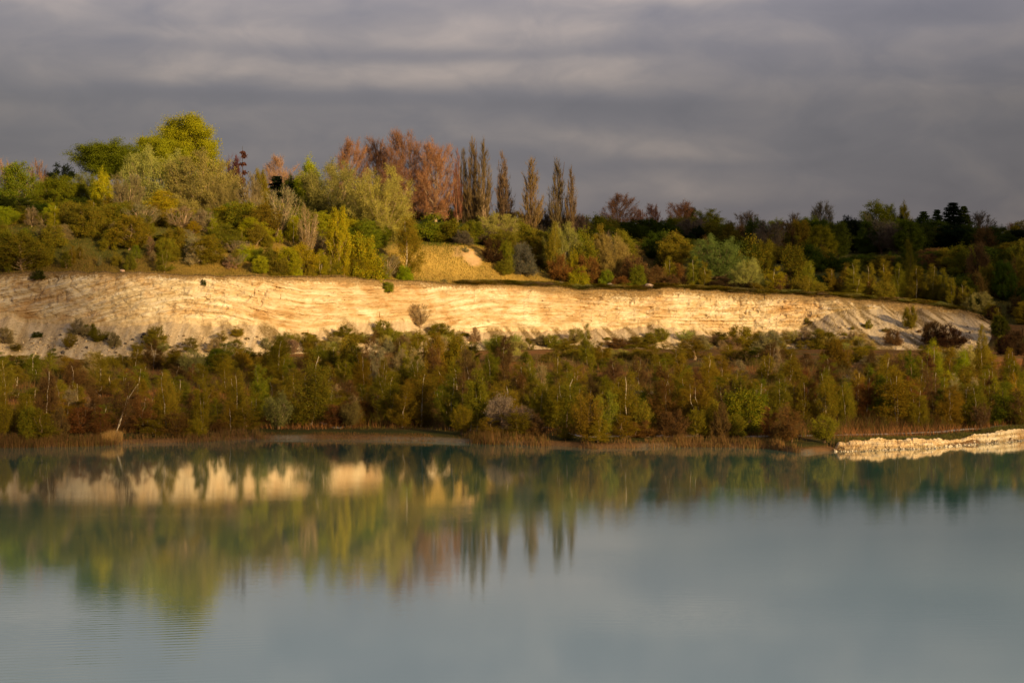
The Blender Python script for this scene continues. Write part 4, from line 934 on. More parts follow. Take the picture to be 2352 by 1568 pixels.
# ---- plants on the cliff and scree
def cplant(kind, px, row, w, hpx, col, bark, label, cat='shrub', group=None, sink=0.2):
    x, y, z = cliff_point(px, row)
    return plant(kind, px, row - hpx, w, y, col, bark, label, cat, group, sink=sink, base=z, minh=0.4)
for a in (('green_shrub', 88, 641, 34, 24, 'dark', 'dark', 'dark green bush hanging over the cliff top at the far left'),
          ('green_shrub', 468, 654, 14, 14, 'dark', 'dark', 'tiny dark bush just under the cliff top, left of centre'),
          ('green_shrub', 891, 668, 30, 22, 'green', 'brown', 'green bush hanging on the cliff face under the grassy bank'),
          ('green_shrub', 86, 772, 24, 12, 'dark', 'dark', 'small dark bush on the pale scree at the far left'),
          ('twiggy_shrub', 10, 790, 44, 40, 'tan', 'brown', 'tan thorn bush on the scree at the left edge'),
          ('twiggy_shrub', 180, 768, 44, 38, 'tan', 'brown', 'thin wiry bush on the scree, left of the dark stones'),
          ('twiggy_shrub', 205, 768, 36, 26, 'olive', 'brown', 'low olive bush on the scree beside the wiry one'),
          ('twiggy_shrub', 358, 792, 60, 44, 'olive', 'brown', 'wide olive brown bush at the foot of the cliff, left of centre'),
          ('many_stemmed_tree', 965, 752, 44, 56, 'tan', 'tan', 'bare fan-shaped bush against the bright cliff centre'),
          ('twiggy_shrub', 880, 770, 50, 36, 'olive', 'brown', 'olive scrub on the scree left of the fan-shaped bush'),
          ('twiggy_shrub', 1010, 775, 60, 34, 'olive', 'brown', 'olive scrub on the scree right of the fan-shaped bush'),
          ('green_shrub', 545, 770, 34, 22, 'olive', 'brown', 'low green-brown bush on the scree left of centre'),
          ('twiggy_shrub', 790, 775, 46, 30, 'olive', 'brown', 'olive scrub on the scree under the bright strata'),
          ('twiggy_shrub', 2088, 752, 34, 50, 'olive', 'brown', 'tall thin bush on the chalk slope at the right'),
          ('twiggy_shrub', 1995, 755, 20, 22, 'olive', 'brown', 'small wispy bush on the chalk slope at the right'),
          ('twiggy_shrub', 2050, 790, 46, 36, 'brown', 'dark', 'brown bush low on the chalk slope'),
          ('twiggy_shrub', 2140, 790, 60, 52, 'dbrown', 'dark', 'dark brown thicket on the chalk slope near its right end'),
          ('twiggy_shrub', 2180, 800, 70, 56, 'dbrown', 'dark', 'dark thicket at the foot of the right end of the chalk'),
          ('twiggy_shrub', 1420, 800, 50, 26, 'brown', 'brown', 'brown scrub on the scree right of the slim pointed tree'),
          ('twiggy_shrub', 1700, 800, 90, 52, 'olive', 'brown', 'wide olive bush at the scree foot, right of centre'),
          ('twiggy_shrub', 1765, 805, 80, 46, 'tan', 'brown', 'wide grey-brown bush at the scree foot, right of centre'),
          ('twiggy_shrub', 1900, 800, 60, 40, 'olive', 'brown', 'olive bush at the foot of the right chalk slope'),
          ):
    cplant(*a)
rs = np.random.default_rng(78)
for i in range(120):
    px = rs.choice([rs.uniform(560, 1340), rs.uniform(1440, 2000), rs.uniform(-10, 560)], p=[.45, .45, .1]); row = rs.uniform(784, 812)
    kd, cl_ = [('willow_shrub', 'sage'), ('sapling', 'olive'), ('twiggy_shrub', 'tan'), ('sapling', 'nolive'), ('willow_shrub', 'olive')][rs.integers(5)]
    o = cplant(kd, px, row, rs.uniform(24, 44), rs.uniform(18, 36), cl_, 'brown', 'x', 'shrub', 'scrub at the foot of the scree')
    FILLED.append((o, px, 'scrub', cl_, 'at the scree foot', kd))
rs = np.random.default_rng(77)
for i in range(60):      # dark weed tussocks running down the scree
    px = rs.uniform(560, 2180); row = rs.uniform(766, 812) if px < 1800 else rs.uniform(735, 815)
    if px > 2120 and row < 760: row += 30
    kd = 'twiggy_shrub' if rs.random() < .6 else 'green_shrub'; cl_ = 'olive' if rs.random() < .5 else 'brown'
    o = cplant(kd, px, row, rs.uniform(10, 26), rs.uniform(5, 11), cl_, 'brown', 'x', 'shrub', 'low tufts of scrub on the scree')
    FILLED.append((o, px, 'tuft', cl_, 'on the scree', kd))

# ---- the belt of birches and scrub between lake and cliff
NEAR = [
('leaning_birch', 262, 868, 84, 290, 'brown', 'birch', 'two white leaning birch stems on the left shore', 'birch'),
('green_birch', 14, 888, 46, 288, 'nolive', 'birch', 'small green birch at the left edge on the shore', 'birch'),
('green_birch', 62, 905, 44, 287, 'nolive', 'birch', 'green birch with two stems on the shore near the left edge', 'birch'),
('bare_birch', 108, 850, 60, 300, 'brown', 'birch', 'tall brown birch near the left edge, behind the shore', 'birch'),
('green_birch', 384, 860, 60, 298, 'nolive', 'birch', 'tall birch with a long curved white trunk left of centre shore', 'birch'),
('green_birch', 462, 872, 50, 297, 'nolive', 'birch', 'birch with leaning pale trunk left of the sand spit', 'birch'),
('bare_birch', 330, 905, 60, 296, 'rust', 'birch', 'rusty brown birch right of the leaning white stems', 'birch'),
('green_birch', 714, 803, 98, 312, 'nolive', 'birch', 'largest birch of the shore, several white stems, left of the path middle', 'birch'),
('willow_shrub', 640, 902, 62, 306, 'nsage', 'tan', 'grey-green willow bush with fanned bare stems at the path start', 'shrub'),
('willow_shrub', 806, 922, 56, 308, 'nsage', 'brown', 'small round olive willow bush right of the largest birch', 'shrub'),
('green_birch', 545, 850, 50, 305, 'nolive', 'birch', 'slim green birch above the sand spit', 'birch'),
('green_birch', 595, 840, 60, 318, 'green', 'brown', 'dark green slim tree left of the willow bush', 'tree'),
('green_birch', 895, 855, 70, 312, 'nolive', 'birch', 'birch behind the path, right of the round willow bush', 'birch'),
('green_birch', 968, 850, 60, 308, 'nolive', 'birch', 'birch with a clear white curved trunk near the right end of the path strip', 'birch'),
('bare_birch', 925, 880, 60, 307, 'nolive', 'birch', 'brownish birch between two white trunks behind the path', 'birch'),
('green_birch', 1032, 862, 60, 302, 'ngreen', 'birch', 'green birch with straight trunk at the end of the path strip', 'birch'),
('green_birch', 1095, 850, 70, 298, 'nolive', 'birch', 'olive birch on the shore right of the path strip', 'birch'),
('willow_shrub', 1148, 908, 58, 294, 'blossom', 'dark', 'blossoming whitish shrub on the shore, centre', 'shrub'),
('twiggy_shrub', 1190, 935, 90, 291, 'grey', 'brown', 'broad greyish thorn bush at the water, centre', 'shrub'),
('green_birch', 1300, 858, 84, 300, 'nolive', 'birch', 'birch with one long white leaning trunk, right of centre', 'birch'),
('bare_birch', 1240, 870, 60, 304, 'nolive', 'birch', 'olive brown birch left of the long leaning trunk', 'birch'),
('willow_shrub', 1392, 902, 66, 285, 'olive', 'tan', 'willow bush with slanting stems on the small point, right of centre', 'shrub'),
('green_birch', 1440, 855, 60, 292, 'nolive', 'birch', 'olive birch on the small point beside the willow bush', 'birch'),
('green_shrub', 1480, 925, 60, 288, 'olive', 'brown', 'rounded olive bush on the small point', 'shrub'),
('bare_birch', 1530, 840, 70, 302, 'rust', 'birch', 'rust brown birch right of the small point', 'birch'),
('bare_birch', 1600, 850, 60, 304, 'brown', 'birch', 'brown birch left of the big green shore bush', 'birch'),
('green_shrub', 1706, 898, 120, 291, 'green', 'brown', 'largest fresh green bush on the shore, right of centre', 'shrub'),
('green_birch', 1745, 872, 64, 300, 'ngreen', 'birch', 'green birch behind the largest fresh green bush', 'birch'),
('green_birch', 1790, 858, 56, 302, 'nolive', 'birch', 'birch with a thin pale trunk right of the fresh green bush', 'birch'),
('bare_birch', 1850, 850, 60, 308, 'rust', 'birch', 'rust brown birch above the reedy point', 'birch'),
('green_birch', 1898, 862, 50, 304, 'nolive', 'birch', 'birch with a leaning white trunk above the grass spit', 'birch'),
('green_birch', 1945, 880, 46, 304, 'nolive', 'birch', 'slim olive birch right above the grass spit', 'birch'),
('bare_birch', 1992, 865, 60, 308, 'rust', 'birch', 'orange brown birch left of the widest one on the right', 'birch'),
('green_birch', 2062, 852, 96, 304, 'nolive', 'birch', 'widest birch on the right, orange green with a forked white trunk', 'birch'),
('green_birch', 2110, 888, 50, 302, 'nolive', 'birch', 'birch with straight pale trunk right of the widest one', 'birch'),
('bare_birch', 2180, 885, 70, 304, 'nolive', 'birch', 'bare forked birch above the chalk bank', 'birch'),
('green_birch', 2240, 882, 58, 306, 'ngreen', 'birch', 'green birch above the bend of the chalk bank', 'birch'),
('green_birch', 2308, 878, 72, 308, 'green', 'brown', 'dense rounded green tree above the right end of the chalk bank', 'tree'),
('bare_birch', 2345, 895, 50, 306, 'brown', 'birch', 'brown birch at the right edge above the chalk bank', 'birch'),
('willow_shrub', 2255, 925, 40, 302, 'brown', 'tan', 'small bare bush standing on top of the chalk bank', 'shrub'),
('green_birch', 2146, 783, 50, 385, 'bright', 'birch', 'tall light green birch with white stems before the right chalk end', 'birch'),
('green_birch', 2212, 806, 36, 388, 'bright', 'birch', 'small light green birch right of the tall one', 'birch'),
('green_birch', 2258, 748, 34, 420, 'nolive', 'birch', 'thin pale-stemmed birch against the dark corner', 'birch'),
('green_birch', 2318, 800, 42, 400, 'nolive', 'birch', 'olive birch near the right edge in the dark corner', 'birch'),
('green_shrub', 2178, 852, 30, 372, 'bright', 'brown', 'small fresh green bush beside the tall light green birch', 'shrub'),
('green_birch', 1350, 744, 34, 432, 'ngreen', 'birch', 'slim pointed green tree standing alone against the scree', 'tree'),
('green_birch', 518, 786, 62, 432, 'ngreen', 'birch', 'green birch with forked white trunk, back row left of centre', 'birch'),
('green_birch', 118, 800, 36, 440, 'ngreen', 'birch', 'small green tree at the foot of the pale scree, far left', 'tree'),
]
for r in NEAR:
    plant(*r)
def belt(n, x0, x1, D0, D1, topf, wr, kinds, where, seed):
    rng = np.random.default_rng(seed)
    for i in range(n):
        px = x0 + (x1 - x0) * (i + rng.random()) / n; D = rng.uniform(D0, D1); kind, col, bark = kinds[rng.integers(len(kinds))]
        if D0 < 0: D = float(np.interp(px, shore_t[:, 0], shD)) - D
        nm = 'birch' if 'birch' in kind else 'sapling' if kind == 'sapling' else 'shrub'
        o = plant(kind, px, topf(px) + rng.normal() * 13 - 4, rng.uniform(*wr), D, col, bark, 'x', nm, {'birch': 'birches ', 'sapling': 'saplings ', 'shrub': 'shrubs '}[nm] + where, minh=1.4)
        FILLED.append((o, px, nm, col, where, kind))
BK = [('green_birch', 'nolive', 'birch'), ('bare_birch', 'brown', 'birch'), ('bare_birch', 'nolive', 'birch'), ('green_birch', 'ngreen', 'birch'), ('bare_birch', 'nolive', 'birch'), ('green_birch', 'nolive', 'birch')]
SP = [('sapling', 'nolive', 'birch'), ('sapling', 'nolive', 'tan'), ('sapling', 'ngreen', 'tan'), ('sapling', 'brown', 'tan'), ('sapling', 'tan', 'tan')]
SK = [('twiggy_shrub', 'brown', 'brown'), ('sapling', 'nolive', 'tan'), ('sapling', 'rust', 'brown'), ('green_shrub', 'nolive', 'brown'), ('willow_shrub', 'nolive', 'brown')]
SEC = [(-30, 300), (300, 600), (600, 1060), (1060, 1480), (1480, 1900), (1900, 2390)]
BACKTOP = T((0, 818), (100, 835), (200, 808), (500, 798), (600, 806), (760, 790), (900, 782), (1080, 785), (1300, 790), (1500, 798), (1700, 786), (1800, 782), (2000, 800), (2200, 806), (2352, 800))
for k, (a, b) in enumerate(SEC):
    W_ = (b - a) / 100; front = (296, 298, 309, 298, 300, 305)[k]
    belt(int(W_ * 2.6), a, b, front + 4, front + 30, T((0, 920), (560, 915), (1000, 895), (1500, 876), (2352, 878)), (26, 42), SP, 'in the front row', 110 + k)
    belt(int(W_ * 3.1), a, b, front, front + 18, T((0, 928), (560, 926), (700, 905), (1000, 900), (1150, 888), (1500, 880), (2352, 882)), (46, 78), BK if k < 5 else BK + [('bare_birch', 'rust', 'birch'), ('bare_birch', 'brown', 'birch')], 'in the front row', 40 + k)
    belt(int(W_ * 2.6), a, b, *((-11, -2.5) if k in (0, 1, 3, 4) else (309, 321)), T((0, 945), (2352, 945)), (40, 70), SK, 'under the front row', 50 + k)
    belt(int(W_ * 2.4), a, b, 332, 366, T((0, 884), (1100, 876), (2352, 862)), (44, 70), BK, 'in the middle row', 60 + k)
    belt(int(W_ * 1.3), a, b, 318, 350, T((0, 915), (2352, 915)), (36, 60), SK, 'under the middle row', 65 + k)
    belt(int(W_ * 3.4), a, b, 380, 440, T((0, 836), (700, 822), (1300, 816), (2352, 824)), (24, 40), SP, 'in the meadow row', 100 + k)
    belt(int(W_ * 2.0), a, b, 372, 402, T((0, 842), (700, 834), (1300, 828), (2352, 836)), (40, 64), BK, 'in the meadow row', 80 + k)
    belt(int(W_ * 1.4), a, b, 385, 410, T((0, 862), (2352, 858)), (40, 60), SK, 'in the meadow row', 85 + k)
    b0, b1 = (408, 440) if k < 3 else (430, 480)
    belt(int(W_ * 2.3), a, min(b, 2260), b0, b1, BACKTOP, (38, 66), [('green_birch', 'nolive', 'birch'), ('green_birch', 'ngreen', 'birch'), ('bare_birch', 'nolive', 'birch'), ('bare_birch', 'brown', 'birch')], 'in the back row', 70 + k)
    belt(int(W_ * (2.6 if k < 3 else 3.4)), a, min(b, 2260), b0 + 4, b1 + 6, lambda p: BACKTOP(p) + 8, (44, 72), [('willow_shrub', 'sage', 'brown'), ('green_shrub', 'nolive', 'brown'), ('twiggy_shrub', 'nolive', 'brown'), ('sapling', 'nolive', 'tan')], 'in the back row', 75 + k)

for a, b, n in ((1060, 1480, 26), (1480, 1900, 30), (1900, 2270, 22)):
    belt(n, a, b, 450, 525, lambda p: BACKTOP(p) - 2, (38, 70), [('willow_shrub', 'sage', 'brown'), ('sapling', 'nolive', 'tan'), ('sapling', 'tan', 'tan'), ('green_birch', 'nolive', 'birch'), ('sapling', 'ngreen', 'brown')], 'in the back row', 90 + n)

for a, b, n in ((1060, 1500, 16), (1500, 1900, 18), (1900, 2280, 16)):
    belt(n, a, b, 436, 478, T((0, 802), (2352, 802)), (48, 78), [('willow_shrub', 'nolive', 'brown'), ('green_shrub', 'nolive', 'brown'), ('twiggy_shrub', 'tan', 'brown'), ('sapling', 'nolive', 'tan')], 'in the back row', 190 + n)

def name_filled():
    """one label each: its colour and kind, its row, and the nearest landmark"""
    low = [(0, 'the left picture edge'), (275, 'the white leaning stems'), (384, 'the curved white trunk'), (520, 'the sand spit'), (640, 'the fanned willow bush'), (714, 'the largest shore birch'), (806, 'the round willow bush'), (968, 'the clear white trunk'),
           (1050, 'the path end'), (1148, 'the blossoming shrub'), (1300, 'the long leaning trunk'), (1392, 'the small point'), (1540, 'the gravel gap'), (1706, 'the big green bush'), (1850, 'the reedy point'), (1940, 'the chalk bank tip'), (2062, 'the orange green birch'), (2146, 'the tall light birch'), (2240, 'the bank bend'), (2345, 'the right picture edge')]
    high = [(0, 'the left picture edge'), (136, 'the black pine'), (250, 'the green dome'), (330, 'the bare stem fan'), (428, 'the tallest tree'), (548, 'the spruce spire'), (640, 'the pale stem sheaf'), (778, 'the yellow sapling'), (872, 'the leaning willow'), (936, 'the slim birch'), (1083, 'the sandy slip'), (1156, 'the lone poplar'),
            (1222, 'the split poplar'), (1294, 'the last poplars'), (1331, 'the bright bush'), (1426, 'the reddish tree'), (1565, 'the bare skyline tree'), (1648, 'the round pale willow'), (1780, 'the light birch'), (1889, 'the broom-like tree'), (2010, 'the highest green crown'), (2100, 'the slender birch'), (2188, 'the broadest spruce'), (2345, 'the right picture edge')]
    adj = {'pale': 'pale', 'nolive': 'olive', 'ngreen': 'green', 'olive': 'olive', 'green': 'green', 'brown': 'brown', 'rust': 'rusty', 'grey': 'greyish', 'sage': 'grey-green', 'dbrown': 'dark brown', 'tan': 'tan', 'dark': 'dark green', 'vdark': 'blackish', 'nolive': 'olive', 'ngreen': 'green', 'yellow': 'yellow-green', 'bright': 'bright green', 'pink': 'pinkish'}
    nums = ['', '', 'two', 'three', 'four', 'five', 'six', 'seven', 'eight', 'nine', 'ten', 'eleven', 'twelve', 'thirteen', 'fourteen', 'fifteen']; ords = ['leftmost', 'second', 'third', 'fourth', 'fifth', 'sixth', 'seventh', 'eighth', 'ninth', 'tenth', 'eleventh', 'twelfth', 'thirteenth', 'fourteenth']
    by = {}
    for o, px, nm, col, where, kind in FILLED:
        L = low if 'row' in where else high
        c, t = min(L, key=lambda q: abs(q[0] - px)); d = px - c
        if t.endswith('picture edge'): side = 'near'
        elif nm in ('stone', 'tuft', 'scrub'): side = 'below'
        else: side = 'beside' if abs(d) < 12 else 'left of' if d < 0 else 'right of'
        n2 = {'birch': 'birch', 'shrub': 'twiggy shrub' if kind == 'twiggy_shrub' else 'bush', 'conifer': 'conifer', 'tree': 'bare tree' if kind in ('bare_tree', 'many_stemmed_tree') else 'tree', 'sapling': 'sapling', 'scrub': 'scrub bush', 'tuft': 'low tuft', 'wbirch': 'white-stemmed birch', 'stone': 'stone', 'block': 'chalk block'}[nm]
        if nm in ('stone', 'tuft'): a_ = {'dark': 'dark', 'olive': 'olive', 'brown': 'brown'}[col]
        else: a_ = adj[col]
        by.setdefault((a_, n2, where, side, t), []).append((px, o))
    for (a, n2, where, side, t), L in by.items():
        L.sort(key=lambda q: q[0]); n = len(L); pl = n2 + ('es' if n2.endswith('h') else 's')
        for i, (px, o) in enumerate(L):
            if n == 1: o['label'] = f"{a} {n2} {where}, {side} {t}"
            else: o['label'] = f"{'rightmost' if i == n - 1 else ords[i]} of {nums[n]} {a} {pl} {where.replace('on the ', 'on ').replace('in the ', 'in ')}, {side} {t}"

# ------------------------------------------------------------------ rocks
def rock_mesh(seed, name='boulder'):
    import bmesh
    rng = np.random.default_rng(seed); bm = bmesh.new(); bmesh.ops.create_icosphere(bm, subdivisions=3, radius=0.5)
    pl = rng.normal(size=(9, 3)); pl /= np.linalg.norm(pl, axis=1)[:, None]; d = rng.uniform(0.28, 0.42, 9)
    for v in bm.verts:
        p = np.array(v.co)
        for k in range(9):
            s = p @ pl[k] - d[k]
            if s > 0: p = p - pl[k] * s * 0.9
        p += 0.02 * rng.normal(size=3); v.co = p
    me = bpy.data.meshes.new(name); bm.to_mesh(me); bm.free(); me.materials.append(M_ROCK); return me
RM = [rock_mesh(s) for s in range(4)]
def rock(x, y, z, s, col, label, group=None, k=0, rz=0.0, flat=0.75):
    o = bpy.data.objects.new('boulder', RM[k % 4]); C.objects.link(o); o.location = (x, y, z); o.scale = (s, s * 0.9, s * flat); o.rotation_euler = (0, 0, rz); o.color = (*col, 1)
    tag(o, label, 'boulder', group); return o
for i, (px, row, s, col, lab) in enumerate(((281, 617, 1.5, (0.55, 0.36, 0.24), 'pinkish boulder on the grass above the cliff, far left'),
        (1086, 646, 1.9, (0.40, 0.30, 0.20), 'boulder on the cliff edge below the grassy bank'), (1401, 652, 3.0, (0.33, 0.26, 0.19), 'tallest grey boulder on the cliff edge, left of the overhanging green bush'),
        (1491, 661, 3.2, (0.40, 0.29, 0.21), 'wide reddish boulder on the cliff edge, right of the overhanging green bush'), (1604, 663, 2.0, (0.26, 0.19, 0.14), 'dark boulder on the cliff edge left of the white-trunked birches'),
        (872, 640, 1.2, (0.4, 0.3, 0.2), 'small stone on the grass at the cliff edge, left of the slim birch'))):
    D = float(np.interp(px, cl_t[:, 0], cl_t[:, 1])) + 3.5; x = float(PX(px, D)); rock(x, D, float(groundZ(x, D)) + s * 0.22, s, col, lab, k=i, rz=i * 1.3)
for i, (px, row, s) in enumerate(((245, 779, 1.1), (250, 786, .9), (228, 772, .8), (256, 790, .8), (327, 775, 1.0), (333, 769, 1.4), (337, 779, 1.2), (343, 771, .9), (305, 782, .9), (262, 800, 1.0), (310, 796, .9), (290, 790, .8), (390, 800, .9),
        (125, 806, 1.3), (145, 811, 1.3), (88, 820, 1.0), (200, 800, .9), (140, 770, .7), (215, 762, .7), (178, 783, .8), (272, 776, .8))):
    x, y, z = cliff_point(px, row); FILLED.append((rock(x, y - 0.1, z + 0.15, s, (0.10, 0.085, 0.07), 'x', 'dark stones on the left scree', k=i, rz=i), px, 'stone', 'dark', 'on the scree', 'rock'))
for i, (px, D, s) in enumerate(((1735, 372, 2.2), (1752, 374, 1.6), (1778, 372, 1.9), (1802, 373, 1.4), (1470, 372, 2.0), (1485, 373, 1.3), (2148, 356, 1.4), (2262, 352, 1.6), (2285, 352, 1.2))):
    x = float(PX(px, D)); FILLED.append((rock(x, D, float(groundZ(x, D)) + 0.25, s, (0.42, 0.33, 0.24), 'x', 'pale chalk blocks on the terrace', k=i, rz=i * 2.1, flat=0.5), px, 'block', 'pale', 'in the middle row', 'rock'))

name_filled()

# ------------------------------------------------------------------ stuff: grass, reeds, rubble
def blade_field(name, X, Y, h, w, col, seed, lean=0.25, Z=None):
    rng = np.random.default_rng(seed); n = len(X)
    Z = groundZ(X, Y) if Z is None else Z
    A = np.stack([X, Y, Z - 0.05], -1); d = rng.normal(size=(n, 3)) * lean; d[:, 2] = 1
    B = A + d * (h * (0.6 + 0.7 * rng.random(n)))[:, None]
    g = Geo(); v = 0.7 + 0.6 * rng.random((n, 1)); cc = np.asarray(col)
    cc = cc * v if cc.ndim == 1 else cc * v
    blades(g, A, B, w * (0.7 + 0.6 * rng.random(n)), rng, C=cc)
    o = g.obj(name, [M_LEAF], link=True); o.color = (1, 1, 1, 1)
    return tag(o, kind='stuff')
rs = np.random.default_rng(5)
def scatter(n, x0, x1, t0, t1, base):
    px = rs.uniform(x0, x1, n); t = rs.uniform(t0, t1, n)
    if base == 'shore':
        D = np.interp(px, shore_t[:, 0], shD) + t; X = PX(px, D)
        D = shoreY(X) + t
    else:
        D = np.interp(px, cl_t[:, 0], cl_t[:, 1]) + t; X = PX(px, D)
    return X, D, 1176 + F * X / D
# reeds in clumps along the water
X, Y, p = scatter(52000, -60, 2000, -1.2, 3.2, 'shore')
den = np.interp(p, [-60, 0, 300, 420, 500, 560, 590, 610, 700, 1040, 1060, 1090, 1240, 1300, 1330, 1500, 1600, 1660, 1880, 1900, 2000], [1, 1, 1, .6, .6, 1, .8, .35, .6, .6, .3, .9, .8, .15, .9, .9, .35, .9, 1, .2, 0])
cl = fbm(X * 0.28, Y * 0.1, 3, 61); k = rs.random(len(X)) < den * np.clip(0.55 + 1.4 * cl, 0.03, 1)
X, Y, p, cl = X[k], Y[k], p[k], cl[k]
tall = np.interp(p, [0, 300, 540, 590, 610, 1050, 1090, 1250, 1350, 1880], [1.2, 1.1, 1.1, 1.6, .35, .35, 1.6, 1.1, 0.9, 1.1]) * (0.8 + 0.5 * cl)
cr = np.where(rs.random((len(X), 1)) < 0.75, np.array([[0.20, 0.11, 0.042]]), np.array([[0.12, 0.10, 0.025]])) * (0.8 + 0.5 * vnoise(X * .15, Y * .3, 4))[:, None]
blade_field('reeds', X, Y, tall, 0.055, cr, 1, 0.14, Z=np.maximum(groundZ(X, Y), -0.1))
X, Y, p = scatter(9000, 236, 280, 0.5, 4.5, 'shore'); c0 = PX(258, 285)
k = ((X - c0) / 2.4) ** 2 + ((Y - shoreY(X) - 2.3) / 2) ** 2 < rs.random(len(X)) ** 0.6; X, Y = X[k][::2], Y[k][::2]
o = blade_field('grass_tussock', X, Y, 1.35 * np.sqrt(np.clip(1.05 - ((X - c0) / 2.6) ** 2, 0.05, 1)) * (0.6 + 0.6 * vnoise(X * 1.2, Y, 5)), 0.04, np.array([0.44, 0.28, 0.10]), 2, 0.24)
del o['kind']; tag(o, 'straw yellow grass tussock at the water below the leaning white birch stems', 'grass tussock')
# dry terrace grass
X, Y, p = scatter(90000, -60, 2400, 8, 150, 'shore')
n1 = fbm(X * 0.05, Y * 0.05, 4, 50)
rust = np.array([[0.27, 0.125, 0.045]]); ol = np.array([[0.10, 0.09, 0.02]]); w = sstep(-0.15, 0.2, n1 + 0.25 * (rs.random(len(X)) - .5))[:, None]
k = Y < edgeY(X) - footL(X) + 2
blade_field('dry_grass', X[k], Y[k], np.where(w[k, 0] > 0.5, 1.0, 0.6), 0.09, (rust * w + ol * (1 - w))[k], 3, 0.25)
# brown undergrowth between the stems
X, Y, p = scatter(60000, -60, 2400, 3.5, 40, 'shore'); cl = fbm(X * 0.2, Y * 0.2, 3, 68)
k = (rs.random(len(X)) < np.clip(0.5 + 1.6 * cl, 0, 1)) & ((Y - shoreY(X) > 13) | (p < 560) | ((p > 1060) & (p < 1300))); X, Y, cl = X[k], Y[k], cl[k]
blade_field('undergrowth', X, Y, 1.3 + 1.8 * np.clip(cl + .2, 0, 1), 0.05, np.where(rs.random((len(X), 1)) < .6, np.array([[0.13, 0.07, 0.028]]), np.array([[0.11, 0.10, 0.022]])), 7, 0.4)
X, Y, p = scatter(60000, -60, 2280, 95, 160, 'shore'); cl = fbm(X * 0.15, Y * 0.15, 3, 69); k = (rs.random(len(X)) < np.clip(0.4 + 1.6 * cl, 0, 1)) & (Y < edgeY(X) - footL(X) + 3); X, Y, cl = X[k], Y[k], cl[k]
blade_field('undergrowth', X, Y, 1.2 + 1.8 * np.clip(cl + .2, 0, 1), 0.07, np.where(rs.random((len(X), 1)) < .5, np.array([[0.17, 0.10, 0.04]]), np.array([[0.14, 0.125, 0.03]])), 8, 0.4)
# bank and slope grass above the cliff
X, Y, p = scatter(170000, -60, 2380, 2.0, 75, 'edge')
k = rs.random(len(X)) < np.where(Y - edgeY(X) > 40, 0.45, 1.0) * np.where(p > 1500, 0.6, 1.0); X, Y, p = X[k], Y[k], p[k]
n1 = fbm(X * 0.05, Y * 0.05, 4, 50)[:, None]; r_ = rs.random((len(X), 1))
gold = np.array([[0.36, 0.245, 0.055]]); gr = np.array([[0.13, 0.145, 0.02]]); dk = np.array([[0.09, 0.085, 0.02]])
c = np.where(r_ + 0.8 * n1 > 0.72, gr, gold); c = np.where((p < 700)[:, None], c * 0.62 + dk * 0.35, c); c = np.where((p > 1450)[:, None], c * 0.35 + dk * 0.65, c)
sandm = (((p - 1083 - (Y - edgeY(X) - 25) * -1.7) / 22) ** 2 + ((Y - edgeY(X) - 24.5) / 6) ** 2) > 1
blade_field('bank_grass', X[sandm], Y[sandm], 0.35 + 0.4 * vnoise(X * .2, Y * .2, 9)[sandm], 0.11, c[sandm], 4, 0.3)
# a fringe of dead grass along the very edge
X, Y, p = scatter(26000, -60, 2260, -0.6, 3.0, 'edge')
blade_field('edge_grass', X, Y, 0.22 + 0.4 * np.clip(fbm(X * .15, Y * .1, 3, 66) + .3, 0, 1), 0.10, np.where(rs.random((len(X), 1)) < .75, np.array([[0.30, 0.20, 0.08]]), np.array([[0.15, 0.14, 0.03]])), 6, 0.35, Z=edgeZ(X) + 0.15)

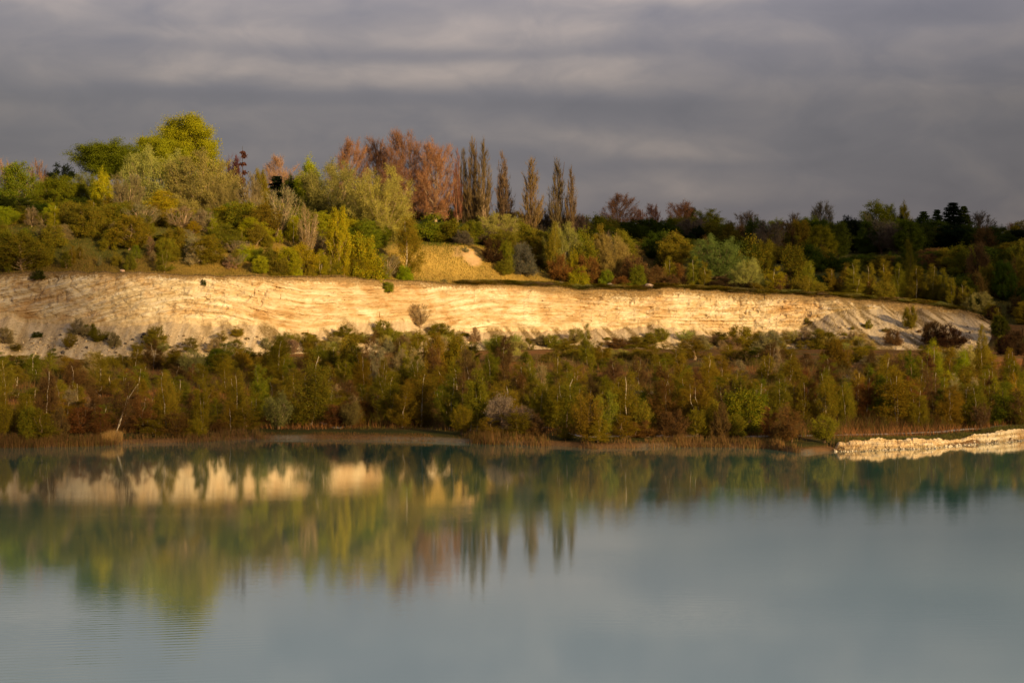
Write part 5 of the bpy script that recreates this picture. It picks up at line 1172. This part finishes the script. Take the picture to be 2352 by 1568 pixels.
def stones(name, P, size, C3, rng, tones):
    g = Geo(); n = len(P); s = np.asarray(size).reshape(n, 1, 1)
    oc = np.array([[1, 0, 0], [0, 1, 0], [-1, 0, 0], [0, -1, 0], [0, 0, .8], [0, 0, -.8]], float)[None] + rng.normal(size=(n, 6, 3)) * 0.25
    V = (P[:, None, :] + oc * s).reshape(-1, 3)
    t = np.array([[0, 1, 4], [1, 2, 4], [2, 3, 4], [3, 0, 4], [1, 0, 5], [2, 1, 5], [3, 2, 5], [0, 3, 5]])
    g.add(V, T=(t[None] + 6 * np.arange(n)[:, None, None]).reshape(-1, 3), C=np.repeat(C3, 6, 0))
    o = g.obj(name, [M_TWIG], link=True); o.color = (1, 1, 1, 1); tag(o, kind='stuff')
def rubble():
    rng = np.random.default_rng(8); X, Y, Z, _ = CL
    n = 5200; px = rng.uniform(-20, 2240, n)
    j = (rng.random(n) ** 1.5 * 24).astype(int); i = np.searchsorted(CL[3], px).clip(0, X.shape[1] - 1)
    keep = rng.random(n) < np.interp(px, [0, 60, 120, 450, 600, 1200, 2240], [.3, .5, 1, .9, .4, .25, .4]); j = j[keep]; i = i[keep]; n = len(i)
    P = np.stack([X[j, i], Y[j, i] - 0.05, Z[j, i] + 0.02], -1) + rng.normal(size=(n, 3)) * [0.15, 0.1, 0.05]
    c = np.where(rng.random((n, 1)) < 0.35, np.array([[0.22, 0.165, 0.10]]), np.array([[0.58, 0.46, 0.29]])) * (0.7 + 0.5 * rng.random((n, 1)))
    stones('rubble', P, 0.08 + 0.42 * rng.random(n) ** 3, c, rng, None)
    # broken chalk at the waterline below the bank
    n = 600; px = rng.uniform(1915, 2400, n); x = PX(px, np.interp(px, shore_t[:, 0], shD)); t = rng.normal(size=n) * 0.5 - 0.6
    P = np.stack([x, shoreY(x) + t, 0.02 + 0.25 * np.clip(t + 0.6, 0, 1)], -1)
    c = np.where(rng.random((n, 1)) < 0.3, np.array([[0.24, 0.19, 0.12]]), np.array([[0.60, 0.50, 0.36]])) * (0.7 + 0.5 * rng.random((n, 1)))
    stones('rubble', P, 0.04 + 0.22 * rng.random(n) ** 3, c, rng, None)
rubble()
rs2 = np.random.default_rng(15); px = rs2.uniform(1915, 2420, 7000); X = PX(px, np.interp(px, shore_t[:, 0], shD)); Y = shoreY(X) + rs2.uniform(0.8, 7, 7000)
blade_field('bank_tufts', X, Y, 0.25 + 0.45 * np.clip(fbm(X * .5, Y * .3, 3, 67) + .3, 0, 1), 0.07, np.where(rs2.random((7000, 1)) < .55, np.array([[0.15, 0.12, 0.04]]), np.array([[0.10, 0.11, 0.022]])), 9, 0.4, Z=groundZ(X, Y))
